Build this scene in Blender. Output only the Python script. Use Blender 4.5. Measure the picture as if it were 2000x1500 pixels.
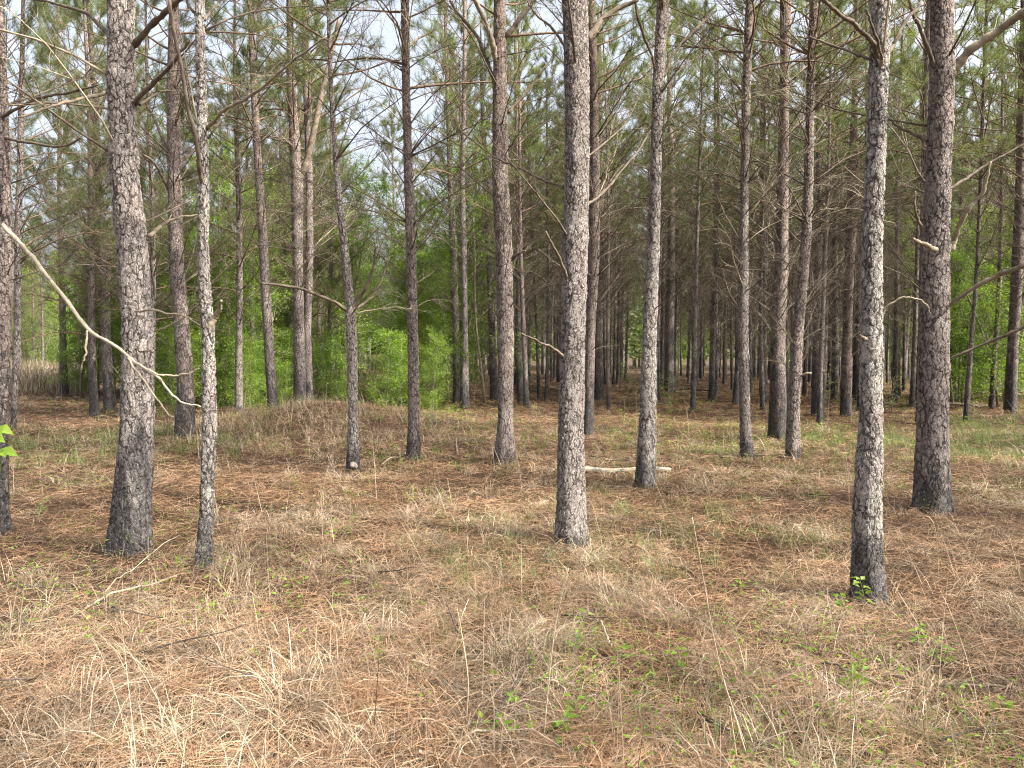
import bpy, math, random
import numpy as np
from mathutils import Vector, Matrix

# ------------------------------------------------------------------ scene, camera, sky, sun, exposure
for o in list(bpy.data.objects):
    bpy.data.objects.remove(o)
scene = bpy.context.scene
COL = scene.collection
R = math.radians
F_PX, CX, CY = 1450.0, 1000.0, 750.0          # photograph's focal length and centre in its own pixels
PITCH = math.atan(60 / 1450.0)
CAM_H = 1.6

cam_data = bpy.data.cameras.new('camera')
cam_data.sensor_width = 36.0
cam_data.lens = 36.0 * F_PX / 2000.0
cam_data.clip_start = 0.05
cam_data.clip_end = 3000.0
cam = bpy.data.objects.new('camera', cam_data)
COL.objects.link(cam)
cam.location = (0, 0, CAM_H)
cam.rotation_euler = (R(90) - PITCH, 0, 0)
scene.camera = cam

SUN_AZ, SUN_EL = R(112), R(44)                # azimuth from +Y towards +X
sun_dir = Vector((math.sin(SUN_AZ) * math.cos(SUN_EL), math.cos(SUN_AZ) * math.cos(SUN_EL), math.sin(SUN_EL)))
world = bpy.data.worlds.new('World')
scene.world = world
world.use_nodes = True
wn = world.node_tree.nodes
wl = world.node_tree.links
bg = wn['Background']
sky = wn.new('ShaderNodeTexSky')
sky.sky_type = 'NISHITA'
sky.sun_disc = False
sky.sun_elevation = SUN_EL
sky.sun_rotation = SUN_AZ
sky.air_density = 0.9
sky.dust_density = 10.0
sky.ozone_density = 1.6
thin = wn.new('ShaderNodeHueSaturation')      # thin high cloud: a paler blue
thin.inputs['Saturation'].default_value = 0.50
thin.inputs['Value'].default_value = 1.12
wl.new(sky.outputs[0], thin.inputs['Color'])
wl.new(thin.outputs[0], bg.inputs[0])
bg.inputs[1].default_value = 0.15

sun_data = bpy.data.lights.new('sun', 'SUN')
sun_data.energy = 3.5
sun_data.angle = R(0.6)
sun_data.color = (1.0, 0.93, 0.82)
sun = bpy.data.objects.new('sun', sun_data)
COL.objects.link(sun)
sun.location = (30, -10, 40)
sun.rotation_euler = sun_dir.to_track_quat('Z', 'Y').to_euler()

scene.view_settings.view_transform = 'Standard'
scene.view_settings.look = 'None'
scene.view_settings.exposure = 1.74
scene.view_settings.gamma = 1.0
scene.cycles.max_bounces = 6
scene.cycles.diffuse_bounces = 4
scene.cycles.glossy_bounces = 1
scene.cycles.transmission_bounces = 3
scene.cycles.transparent_max_bounces = 4
scene.cycles.use_adaptive_sampling = True
scene.cycles.adaptive_threshold = 0.015
scene.cycles.use_denoising = True
scene.cycles.denoiser = 'OPENIMAGEDENOISE'
scene.cycles.denoising_input_passes = 'RGB_ALBEDO_NORMAL'
scene.cycles.denoising_prefilter = 'NONE'
scene.cycles.filter_width = 1.15

# ------------------------------------------------------------------ geometry of the view
CP, SP = math.cos(PITCH), math.sin(PITCH)

def ray(px, py):
    u = (px - CX) / F_PX
    v = (CY - py) / F_PX
    return np.array([u, CP + v * SP, -SP + v * CP])

def at(px, py, Y):
    d = ray(px, py)
    return np.array([0, 0, CAM_H]) + d * (Y / d[1])

def project(x, y, z):
    dz = z - CAM_H
    f = y * CP - dz * SP
    return CX + F_PX * x / f, CY - F_PX * (y * SP + dz * CP) / f

def h(x, y):
    """height of the ground"""
    x = np.asarray(x, float); y = np.asarray(y, float)
    z = 0.030 * np.sin(x * 1.1 + 0.6 * y) + 0.022 * np.sin(1.9 * y - 0.8 * x + 1.0) + 0.035 * np.sin(0.45 * x + 0.3 * y + 2)
    z = z + 0.014 * np.sin(4.3 * x + 2.1 * y) * np.sin(3.1 * y - 1.7 * x)
    mx = np.exp(-np.abs((x + 4.2) / 2.2) ** 2.4)
    my = np.exp(-np.abs((y - 16.0) / 2.6) ** 2.2)
    z = z + (0.56 + 0.07 * np.sin(2.3 * x + 1.1 * y) + 0.05 * np.sin(3.7 * x - 2.2 * y)) * mx * my
    z = z + 0.50 * np.exp(-((x - 0.8) / 1.3) ** 2 - ((y - 29) / 2.0) ** 2)
    z = z + 0.12 * np.exp(-((x + 7.5) / 1.6) ** 2 - ((y - 21) / 1.4) ** 2)
    return z - 0.05

def on_ground(px, py):
    d = ray(px, py)
    t = 1.0
    while t < 200:
        p = np.array([0, 0, CAM_H]) + d * t
        if p[2] <= float(h(p[0], p[1])):
            return p
        t += 0.01
    return p

def gp(x, y, up=0.0):
    return np.array([x, y, float(h(x, y)) + up])

# ------------------------------------------------------------------ mesh helpers
class MB:
    def __init__(self):
        self.v, self.q, self.t, self.qm, self.tm = [], [], [], [], []
        self.n = 0
    def add(self, V, Q=None, T=None, mat=0):
        V = np.asarray(V, float)
        if Q is not None and len(Q):
            Q = np.asarray(Q, np.int64); self.q.append(Q + self.n); self.qm.append(np.full(len(Q), mat))
        if T is not None and len(T):
            T = np.asarray(T, np.int64); self.t.append(T + self.n); self.tm.append(np.full(len(T), mat))
        self.v.append(V); self.n += len(V)
    def mesh(self, name, mats, smooth=True, origin=(0, 0, 0)):
        V = np.concatenate(self.v) - np.asarray(origin, float)
        Q = np.concatenate(self.q) if self.q else np.zeros((0, 4), np.int64)
        T = np.concatenate(self.t) if self.t else np.zeros((0, 3), np.int64)
        M = np.concatenate(self.qm + self.tm) if (self.qm or self.tm) else np.zeros(0)
        me = bpy.data.meshes.new(name)
        me.vertices.add(len(V))
        me.vertices.foreach_set('co', V.astype(np.float32).ravel())
        me.loops.add(len(Q) * 4 + len(T) * 3)
        me.loops.foreach_set('vertex_index', np.concatenate([Q.ravel(), T.ravel()]).astype(np.int32))
        me.polygons.add(len(Q) + len(T))
        st = np.concatenate([np.arange(len(Q)) * 4, len(Q) * 4 + np.arange(len(T)) * 3]).astype(np.int32)
        me.polygons.foreach_set('loop_start', st)
        me.polygons.foreach_set('material_index', M.astype(np.int32))
        me.polygons.foreach_set('use_smooth', np.full(len(Q) + len(T), smooth))
        for m in mats:
            me.materials.append(m)
        me.update(calc_edges=True)
        return me

def link(name, me, parent=None, loc=None):
    o = bpy.data.objects.new(name, me)
    COL.objects.link(o)
    if parent is not None:
        o.parent = parent
    if loc is not None:
        o.location = loc
    return o

def thing(name, label, cat, loc, group=None):
    o = bpy.data.objects.new(name, None)
    o.empty_display_size = 0.2
    COL.objects.link(o)
    o.location = loc
    o['label'] = label; o['category'] = cat
    if group:
        o['group'] = group
    return o

def tag(o, label=None, cat=None, group=None, kind=None):
    if label: o['label'] = label
    if cat: o['category'] = cat
    if group: o['group'] = group
    if kind: o['kind'] = kind
    return o

def tube(mb, P, rad, k=6, mat=0, cap=True):
    P = np.asarray(P, float); n = len(P)
    rad = np.broadcast_to(np.asarray(rad, float), (n,))
    T = np.gradient(P, axis=0)
    T /= np.linalg.norm(T, axis=1)[:, None] + 1e-9
    m = T.mean(axis=0)
    ref = np.array([1, 0, 0]) if abs(m[0]) < abs(m[2]) else np.array([0, 0, 1.0])
    if abs(m[1]) < min(abs(m[0]), abs(m[2])): ref = np.array([0, 1.0, 0])
    U = np.cross(T, ref); U /= np.linalg.norm(U, axis=1)[:, None] + 1e-9
    W = np.cross(T, U)
    a = np.arange(k) * 2 * np.pi / k
    V = P[:, None] + rad[:, None, None] * (np.cos(a)[None, :, None] * U[:, None] + np.sin(a)[None, :, None] * W[:, None])
    V = V.reshape(-1, 3)
    i = np.arange(n - 1)[:, None] * k; j = np.arange(k)[None]
    jn = (j + 1) % k
    Q = np.stack([i + j, i + jn, i + k + jn, i + k + j], -1).reshape(-1, 4)
    Tt = None
    if cap:
        V = np.concatenate([V, P[:1], P[-1:]])
        j = np.arange(k)
        T1 = np.stack([np.full(k, n * k), (j + 1) % k, j], -1)
        T2 = np.stack([np.full(k, n * k + 1), (n - 1) * k + j, (n - 1) * k + (j + 1) % k], -1)
        Tt = np.concatenate([T1, T2])
    mb.add(V, Q, Tt, mat)

def smooth_path(P, n):
    """Catmull-Rom through P, n points"""
    P = np.asarray(P, float)
    if len(P) < 3:
        s = np.linspace(0, 1, n)[:, None]
        return P[0] * (1 - s) + P[-1] * s
    E = np.concatenate([[2 * P[0] - P[1]], P, [2 * P[-1] - P[-2]]])
    s = np.linspace(0, len(P) - 1 - 1e-6, n)
    i = s.astype(int); f = (s - i)[:, None]
    a, b, c, d = E[i], E[i + 1], E[i + 2], E[i + 3]
    return 0.5 * ((2 * b) + (c - a) * f + (2 * a - 5 * b + 4 * c - d) * f ** 2 + (3 * b - a - 3 * c + d) * f ** 3)

def dirv(az, el):
    return np.array([math.cos(az) * math.cos(el), math.sin(az) * math.cos(el), math.sin(el)])

def wander(p0, az, el, L, n, rng, droop=0.0, wig=0.12):
    P = [np.asarray(p0, float)]
    for i in range(n - 1):
        P.append(P[-1] + dirv(az, el) * (L / (n - 1)))
        el += rng.normal(0, wig) - droop / (n - 1)
        az += rng.normal(0, wig)
    return np.array(P)

def dead_branch(mb, p0, az, el, L, r0, rng, twigs=6, droop=0.3, k=5, mat=0, sub=True):
    n = 8
    P = wander(p0, az, el, L, n, rng, droop, 0.075)
    rad = 0.78 * r0 * (1 - 0.82 * np.linspace(0, 1, n) ** 0.8)
    tube(mb, P, rad, k, mat)
    for j in range(twigs):
        t = rng.uniform(0.2, 0.98)
        x = t * (n - 1); i = min(int(x), n - 2); f = x - i
        b = P[i] * (1 - f) + P[i + 1] * f
        d = P[i + 1] - P[i]
        a0 = math.atan2(d[1], d[0]); e0 = math.asin(np.clip(d[2] / (np.linalg.norm(d) + 1e-9), -1, 1))
        s = rng.choice([-1, 1])
        L2 = L * rng.uniform(0.15, 0.5) * (1.15 - 0.7 * t)
        r2 = max(0.0016, r0 * 0.42 * (1 - 0.6 * t))
        P2 = wander(b, a0 + s * rng.uniform(0.35, 1.1), e0 + rng.uniform(-0.5, 0.6), L2, 5, rng, rng.uniform(-0.4, 1.0), 0.16)
        tube(mb, P2, np.linspace(r2, r2 * 0.4, 5), 3, mat, cap=False)
        if sub and L2 > 0.3:
            for q in range(2):
                b3 = P2[rng.integers(1, 4)]
                P3 = wander(b3, a0 + rng.uniform(-1.5, 1.5), e0 + rng.uniform(-0.6, 0.6), L2 * rng.uniform(0.25, 0.6), 4, rng, rng.uniform(-0.5, 0.8), 0.2)
                tube(mb, P3, np.linspace(r2 * 0.6, r2 * 0.3, 4), 3, mat, cap=False)
    return P

def blades(mb, P, az, el, L, W, curl, nseg, mat=0, roll=None):
    """many thin strips at once: each starts at P, leaves at azimuth az and elevation el and bends down by curl"""
    n = len(P)
    pts = [P]
    for s in range(nseg):
        e = el - curl * (s + 0.5) / nseg
        step = (L / nseg)[:, None] * np.stack([np.cos(az) * np.cos(e), np.sin(az) * np.cos(e), np.sin(e)], -1)
        pts.append(pts[-1] + step)
    side = np.stack([-np.sin(az), np.cos(az), np.zeros(n)], -1)
    if roll is not None:
        side = side * np.cos(roll)[:, None] + np.array([0, 0, 1.0])[None] * np.sin(roll)[:, None]
    V = np.zeros((n, nseg + 1, 2, 3))
    for s in range(nseg + 1):
        w = W * (1 - 0.85 * (s / nseg) ** 1.6)
        V[:, s, 0] = pts[s] - side * w[:, None] / 2
        V[:, s, 1] = pts[s] + side * w[:, None] / 2
    base = (np.arange(n) * (nseg + 1) * 2)[:, None]
    s = np.arange(nseg)[None] * 2
    Q = np.stack([base + s, base + s + 1, base + s + 3, base + s + 2], -1).reshape(-1, 4)
    mb.add(V.reshape(-1, 3), Q, None, mat)

def leaf_cards(mb, P, D, N, L, W, mat=0):
    """ovate leaves folded on the midrib: P base, D direction, N normal, L length, W width (arrays)"""
    D = D / (np.linalg.norm(D, axis=1)[:, None] + 1e-9)
    S = np.cross(D, N); S /= np.linalg.norm(S, axis=1)[:, None] + 1e-9
    U = np.cross(S, D)
    L = L[:, None]; W = W[:, None]
    a = P
    b = P + D * L * 0.45 - U * L * 0.03
    c = P + D * L - U * L * 0.12
    l = P + D * L * 0.38 + S * W * 0.5 + U * W * 0.13
    r = P + D * L * 0.38 - S * W * 0.5 + U * W * 0.13
    V = np.stack([a, r, b, l, c], 1).reshape(-1, 3)
    i = np.arange(len(P)) * 5
    T = np.concatenate([np.stack([i, i + 1, i + 2], -1), np.stack([i, i + 2, i + 3], -1), np.stack([i + 2, i + 1, i + 4], -1), np.stack([i + 3, i + 2, i + 4], -1)])
    mb.add(V, None, T, mat)

# ------------------------------------------------------------------ materials
def nodes_of(name):
    m = bpy.data.materials.new(name); m.use_nodes = True
    nt = m.node_tree
    return m, nt.nodes, nt.links, nt.nodes['Principled BSDF'], nt.nodes['Material Output']

def mixc(n, l, fac, a, b, blend='MIX'):
    x = n.new('ShaderNodeMix'); x.data_type = 'RGBA'; x.blend_type = blend
    for s, v in ((x.inputs[0], fac), (x.inputs[6], a), (x.inputs[7], b)):
        if hasattr(v, 'links'): l.new(v, s)
        elif isinstance(v, tuple): s.default_value = (*v, 1) if len(v) == 3 else v
        else: s.default_value = v
    return x.outputs[2]

def math_(n, l, op, a, b=None, clamp=False):
    x = n.new('ShaderNodeMath'); x.operation = op; x.use_clamp = clamp
    for s, v in ((x.inputs[0], a), (x.inputs[1], b)):
        if v is None: continue
        if hasattr(v, 'links'): l.new(v, s)
        else: s.default_value = v
    return x.outputs[0]

def maprange(n, l, v, a, b, c=0.0, d=1.0, smooth=True):
    x = n.new('ShaderNodeMapRange'); x.interpolation_type = 'SMOOTHSTEP' if smooth else 'LINEAR'
    l.new(v, x.inputs[0])
    for i, q in enumerate((a, b, c, d)):
        if hasattr(q, 'links'): l.new(q, x.inputs[i + 1])
        else: x.inputs[i + 1].default_value = q
    return x.outputs[0]

def noise(n, l, vec, scale, detail=3, rough=0.55):
    x = n.new('ShaderNodeTexNoise'); x.inputs['Scale'].default_value = scale
    x.inputs['Detail'].default_value = detail; x.inputs['Roughness'].default_value = rough
    if vec is not None: l.new(vec, x.inputs['Vector'])
    return x

def vmath(n, l, op, a, b):
    x = n.new('ShaderNodeVectorMath'); x.operation = op
    for s, v in ((x.inputs[0], a), (x.inputs[1], b)):
        if hasattr(v, 'links'): l.new(v, s)
        else: s.default_value = v
    return x.outputs[0]

def objprop(n, name):
    x = n.new('ShaderNodeAttribute'); x.attribute_type = 'OBJECT'; x.attribute_name = name
    return x.outputs['Fac']

def make_bark(name, displaced):
    m, n, l, bs, out = nodes_of(name)
    tc = n.new('ShaderNodeTexCoord').outputs['Object']
    info = n.new('ShaderNodeObjectInfo')
    off = math_(n, l, 'MULTIPLY', info.outputs['Random'], 37.0)
    comb = n.new('ShaderNodeCombineXYZ')
    for i in range(3): l.new(off, comb.inputs[i])
    sep = n.new('ShaderNodeSeparateXYZ'); l.new(tc, sep.inputs[0]); z = sep.outputs[2]
    grow = math_(n, l, 'ADD', math_(n, l, 'MULTIPLY', info.outputs['Random'], 0.45), 0.72)
    grow = math_(n, l, 'ADD', grow, math_(n, l, 'MULTIPLY', math_(n, l, 'MINIMUM', z, 7.0), 0.045))
    cg = n.new('ShaderNodeCombineXYZ')
    for i in range(3): l.new(grow, cg.inputs[i])
    co = vmath(n, l, 'ADD', vmath(n, l, 'MULTIPLY', tc, cg.outputs[0]), comb.outputs[0])
    # warp, then stretch the cells upwards
    wz = noise(n, l, co, 7.0, 2)
    w = vmath(n, l, 'SUBTRACT', wz.outputs['Color'], (0.5, 0.5, 0.5))
    w = vmath(n, l, 'MULTIPLY', w, (0.075, 0.075, 0.14))
    wy = noise(n, l, vmath(n, l, 'MULTIPLY', co, (1.0, 1.0, 0.6)), 34.0, 3, 0.6)
    w2 = vmath(n, l, 'SUBTRACT', wy.outputs['Color'], (0.5, 0.5, 0.5))
    w2 = vmath(n, l, 'MULTIPLY', w2, (0.040, 0.040, 0.085))
    cw = vmath(n, l, 'ADD', vmath(n, l, 'ADD', co, w), w2)
    cs = vmath(n, l, 'MULTIPLY', cw, (1.0, 1.0, 0.36))
    def vor(feature, scale):
        v = n.new('ShaderNodeTexVoronoi'); v.feature = feature
        v.inputs['Scale'].default_value = scale; v.inputs['Randomness'].default_value = 1.0
        l.new(cs, v.inputs['Vector'])
        return v
    big_e = vor('DISTANCE_TO_EDGE', 25.0).outputs['Distance']
    big_c = vor('F1', 25.0).outputs['Color']
    fine_e = vor('DISTANCE_TO_EDGE', 62.0).outputs['Distance']
    fine_c = vor('F1', 62.0).outputs['Color']
    fn = noise(n, l, vmath(n, l, 'MULTIPLY', co, (1.0, 1.0, 0.5)), 80.0, 4, 0.7).outputs['Fac']
    gap = maprange(n, l, noise(n, l, vmath(n, l, 'MULTIPLY', co, (1.0, 1.0, 0.5)), 11.0, 3, 0.6).outputs['Fac'], 0.32, 0.68, 0.05, 0.25)
    crack = maprange(n, l, math_(n, l, 'ADD', big_e, math_(n, l, 'MULTIPLY', math_(n, l, 'SUBTRACT', fn, 0.5), 0.16)), -0.02, gap)
    fcrack = maprange(n, l, math_(n, l, 'ADD', fine_e, math_(n, l, 'MULTIPLY', math_(n, l, 'SUBTRACT', fn, 0.5), 0.2)), 0.0, 0.2)
    # colour
    sepc = n.new('ShaderNodeSeparateColor'); l.new(big_c, sepc.inputs[0])
    sepf = n.new('ShaderNodeSeparateColor'); l.new(fine_c, sepf.inputs[0])
    patch = noise(n, l, co, 3.0, 3).outputs['Fac']
    pv = math_(n, l, 'ADD', math_(n, l, 'MULTIPLY', sepc.outputs[0], 0.40), math_(n, l, 'MULTIPLY', sepf.outputs[1], 0.40))
    pv = math_(n, l, 'ADD', pv, math_(n, l, 'MULTIPLY', math_(n, l, 'SUBTRACT', patch, 0.5), 1.6), True)
    plate = mixc(n, l, pv, (0.215, 0.182, 0.166), (0.410, 0.380, 0.355))
    pale = objprop(n, 'pale')
    lich = noise(n, l, co, 5.0, 4).outputs['Fac']
    lm = math_(n, l, 'MULTIPLY', maprange(n, l, lich, 0.34, 0.56), pale, True)
    plate = mixc(n, l, lm, plate, mixc(n, l, sepf.outputs[0], (0.31, 0.295, 0.26), (0.47, 0.455, 0.41)))
    red = objprop(n, 'red')
    rh = math_(n, l, 'ADD', math_(n, l, 'MULTIPLY', maprange(n, l, z, 3.0, 8.5), 0.45), red, True)
    plate = mixc(n, l, math_(n, l, 'MULTIPLY', rh, 0.8), plate, mixc(n, l, sepc.outputs[1], (0.20, 0.105, 0.068), (0.36, 0.22, 0.15)))
    fm = mixc(n, l, math_(n, l, 'MULTIPLY', math_(n, l, 'SUBTRACT', 1.0, fcrack), 0.62), plate, (0.105, 0.085, 0.076))
    fm = mixc(n, l, maprange(n, l, fn, 0.30, 0.72, 0.45, 0.0), fm, (0.10, 0.078, 0.070))
    fm = mixc(n, l, maprange(n, l, fn, 0.52, 0.80, 0.0, 0.30), fm, (0.46, 0.43, 0.40))
    base = mixc(n, l, crack, (0.042, 0.033, 0.029), fm)
    # charring from a ground fire: black patches near the foot with an uneven upper edge
    ch = objprop(n, 'char')
    cn = noise(n, l, vmath(n, l, 'MULTIPLY', co, (1.0, 1.0, 0.35)), 9.0, 4, 0.6).outputs['Fac']
    edge = math_(n, l, 'ADD', math_(n, l, 'DIVIDE', z, math_(n, l, 'MAXIMUM', ch, 0.05)), math_(n, l, 'MULTIPLY', math_(n, l, 'SUBTRACT', cn, 0.5), 3.4))
    cm = maprange(n, l, edge, 0.55, 1.15, 0.84, 0.0)
    base = mixc(n, l, cm, base, mixc(n, l, sepf.outputs[2], (0.018, 0.017, 0.017), mixc(n, l, maprange(n, l, fn, 0.4, 0.7), (0.05, 0.047, 0.046), (0.20, 0.19, 0.185))))
    l.new(base, bs.inputs['Base Color'])
    bs.inputs['Roughness'].default_value = 0.9
    bs.inputs['Specular IOR Level'].default_value = 0.2
    hgt = math_(n, l, 'ADD', math_(n, l, 'MULTIPLY', crack, 0.62), math_(n, l, 'MULTIPLY', fcrack, 0.22))
    hgt = math_(n, l, 'ADD', hgt, math_(n, l, 'MULTIPLY', fn, 0.34))
    hgt = math_(n, l, 'ADD', hgt, math_(n, l, 'MULTIPLY', sepc.outputs[0], 0.22))
    if displaced:
        d = n.new('ShaderNodeDisplacement')
        d.inputs['Midlevel'].default_value = 1.05
        d.inputs['Scale'].default_value = 0.018
        l.new(hgt, d.inputs['Height'])
        l.new(d.outputs[0], out.inputs['Displacement'])
        m.displacement_method = 'BOTH'
    else:
        b = n.new('ShaderNodeBump'); b.inputs['Strength'].default_value = 0.9
        b.inputs['Distance'].default_value = 0.02
        l.new(hgt, b.inputs['Height']); l.new(b.outputs[0], bs.inputs['Normal'])
    return m

def make_wood(name, dark, light, scale=14.0):
    m, n, l, bs, out = nodes_of(name)
    tc = n.new('ShaderNodeTexCoord').outputs['Object']
    f = noise(n, l, tc, scale, 4).outputs['Fac']
    g = n.new('ShaderNodeNewGeometry').outputs['Random Per Island']
    fac = math_(n, l, 'ADD', maprange(n, l, f, 0.3, 0.7, 0.0, 0.7), math_(n, l, 'MULTIPLY', g, 0.3))
    l.new(mixc(n, l, fac, dark, light), bs.inputs['Base Color'])
    bs.inputs['Roughness'].default_value = 0.9
    bs.inputs['Specular IOR Level'].default_value = 0.2
    return m

def make_blade(name, cols, trans=0.25, rough=0.6, spec=0.3, patch_scale=0.9, patch_amt=0.5):
    """thin vegetation: colour differs from blade to blade and from patch to patch"""
    m, n, l, bs, out = nodes_of(name)
    geo = n.new('ShaderNodeNewGeometry')
    tc = n.new('ShaderNodeTexCoord').outputs['Object']
    info = n.new('ShaderNodeObjectInfo').outputs['Random']
    pn = noise(n, l, tc, patch_scale, 3).outputs['Fac']
    fac = math_(n, l, 'MULTIPLY', geo.outputs['Random Per Island'], 1 - patch_amt)
    fac = math_(n, l, 'ADD', fac, math_(n, l, 'MULTIPLY', maprange(n, l, pn, 0.3, 0.7), patch_amt))
    fac = math_(n, l, 'ADD', fac, math_(n, l, 'MULTIPLY', math_(n, l, 'SUBTRACT', info, 0.5), 0.45), True)
    cr = n.new('ShaderNodeValToRGB')
    el = cr.color_ramp.elements
    while len(el) < len(cols): el.new(0.5)
    for i, c in enumerate(cols):
        el[i].position = i / (len(cols) - 1); el[i].color = (*c, 1)
    l.new(fac, cr.inputs[0])
    l.new(cr.outputs[0], bs.inputs['Base Color'])
    bs.inputs['Roughness'].default_value = rough
    bs.inputs['Specular IOR Level'].default_value = spec
    if trans > 0:
        tr = n.new('ShaderNodeBsdfTranslucent')
        tcol = mixc(n, l, 1.0, cr.outputs[0], (1.25, 1.3, 0.7), 'MULTIPLY')
        l.new(tcol, tr.inputs['Color'])
        mx = n.new('ShaderNodeMixShader'); mx.inputs[0].default_value = trans
        l.new(bs.outputs[0], mx.inputs[1]); l.new(tr.outputs[0], mx.inputs[2])
        l.new(mx.outputs[0], out.inputs['Surface'])
    return m

def make_ground(name):
    m, n, l, bs, out = nodes_of(name)
    tc = n.new('ShaderNodeTexCoord').outputs['Object']
    a = noise(n, l, tc, 0.7, 4).outputs['Fac']
    b = noise(n, l, tc, 22.0, 5, 0.7).outputs['Fac']
    c = noise(n, l, vmath(n, l, 'MULTIPLY', tc, (1.0, 0.25, 1.0)), 60.0, 3, 0.7).outputs['Fac']
    col = mixc(n, l, maprange(n, l, a, 0.35, 0.65), (0.065, 0.035, 0.020), (0.080, 0.050, 0.031))
    col = mixc(n, l, maprange(n, l, b, 0.35, 0.7), (0.030, 0.019, 0.013), col)
    col = mixc(n, l, maprange(n, l, c, 0.5, 0.75, 0.0, 0.6), col, (0.30, 0.20, 0.115))
    l.new(col, bs.inputs['Base Color'])
    bs.inputs['Roughness'].default_value = 0.95
    bs.inputs['Specular IOR Level'].default_value = 0.1
    bp = n.new('ShaderNodeBump'); bp.inputs['Strength'].default_value = 0.8; bp.inputs['Distance'].default_value = 0.03
    l.new(b, bp.inputs['Height']); l.new(bp.outputs[0], bs.inputs['Normal'])
    return m

M_BARK = make_bark('pine_bark', True)
M_BARK_FAR = make_bark('pine_bark_far', False)
M_DEAD = make_wood('dead_twig_wood', (0.058, 0.046, 0.035), (0.185, 0.150, 0.110))
M_DEADPALE = make_wood('bleached_twig_wood', (0.20, 0.17, 0.12), (0.44, 0.385, 0.285))
M_MID = make_wood('weathered_stub_wood', (0.13, 0.108, 0.080), (0.34, 0.29, 0.21))
M_LIVEWOOD = make_wood('live_branch_wood', (0.095, 0.062, 0.042), (0.21, 0.145, 0.10))
M_STEM = make_wood('sapling_bark', (0.12, 0.10, 0.08), (0.26, 0.22, 0.175))
M_DARKSTICK = make_wood('rotten_stick_wood', (0.035, 0.028, 0.024), (0.12, 0.095, 0.08), 30.0)
M_NEEDLE = make_blade('pine_needles', [(0.066, 0.086, 0.036), (0.115, 0.145, 0.056), (0.165, 0.195, 0.072)], 0.45, 0.55, 0.35, 1.1, 0.5)
M_LEAF = make_blade('broad_leaf', [(0.085, 0.155, 0.022), (0.155, 0.250, 0.032), (0.230, 0.320, 0.050)], 0.50, 0.5, 0.35, 0.8, 0.45)
M_STRAW = make_blade('pine_straw', [(0.040, 0.024, 0.015), (0.172, 0.096, 0.050), (0.300, 0.178, 0.098), (0.41, 0.282, 0.175)], 0.10, 0.55, 0.3, 0.8, 0.35)
M_DRY = make_blade('dry_grass', [(0.060, 0.045, 0.034), (0.225, 0.172, 0.120), (0.385, 0.310, 0.222), (0.60, 0.52, 0.405)], 0.22, 0.55, 0.3, 0.9, 0.3)
M_GREEN = make_blade('green_grass', [(0.075, 0.120, 0.035), (0.140, 0.200, 0.055), (0.220, 0.260, 0.095)], 0.30, 0.5, 0.3, 0.9, 0.4)
M_GROUND = make_ground('forest_floor')

# ------------------------------------------------------------------ the ground: one sheet out to the horizon
def axis_steps(lim_near, lim_far, step):
    a = list(np.arange(0, lim_near, step)); s = step
    while a[-1] < lim_far:
        s *= 1.18; a.append(a[-1] + s)
    return np.array(a)
xp = axis_steps(12, 700, 0.10)
xs = np.concatenate([-xp[:0:-1], xp])
yp = axis_steps(26, 900, 0.10); ym = axis_steps(2, 300, 0.12)
ys = np.concatenate([-ym[:0:-1], yp])
X, Y = np.meshgrid(xs, ys)
mb = MB()
V = np.stack([X, Y, h(X, Y)], -1).reshape(-1, 3)
ny, nx = X.shape
i = (np.arange(ny - 1)[:, None] * nx + np.arange(nx - 1)[None])
mb.add(V, np.stack([i, i + 1, i + nx + 1, i + nx], -1).reshape(-1, 4))
tag(link('ground', mb.mesh('ground', [M_GROUND])), kind='structure')

# ------------------------------------------------------------------ pines: shared crowns and far trunks
def needle_tuft(mb, p, d, rng, n, L, w, mat):
    d = d / (np.linalg.norm(d) + 1e-9)
    a = np.cross(d, [0.3, 0.5, 0.8]); a /= np.linalg.norm(a) + 1e-9
    b = np.cross(d, a)
    ph = rng.uniform(0, 2 * np.pi, n); th = rng.uniform(0.15, 1.25, n)
    D = np.cos(th)[:, None] * d + np.sin(th)[:, None] * (np.cos(ph)[:, None] * a + np.sin(ph)[:, None] * b)
    D[:, 2] -= 0.18
    D /= np.linalg.norm(D, axis=1)[:, None]
    P = p - d * rng.uniform(0, 0.22, n)[:, None]
    S = np.cross(D, rng.normal(size=(n, 3))); S /= np.linalg.norm(S, axis=1)[:, None] + 1e-9
    l = L * rng.uniform(0.75, 1.15, n)[:, None]
    V = np.stack([P - S * w / 2, P + S * w / 2, P + D * l], 1).reshape(-1, 3)
    mb.add(V, None, (np.arange(n) * 3)[:, None] + np.arange(3)[None], mat)

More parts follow.
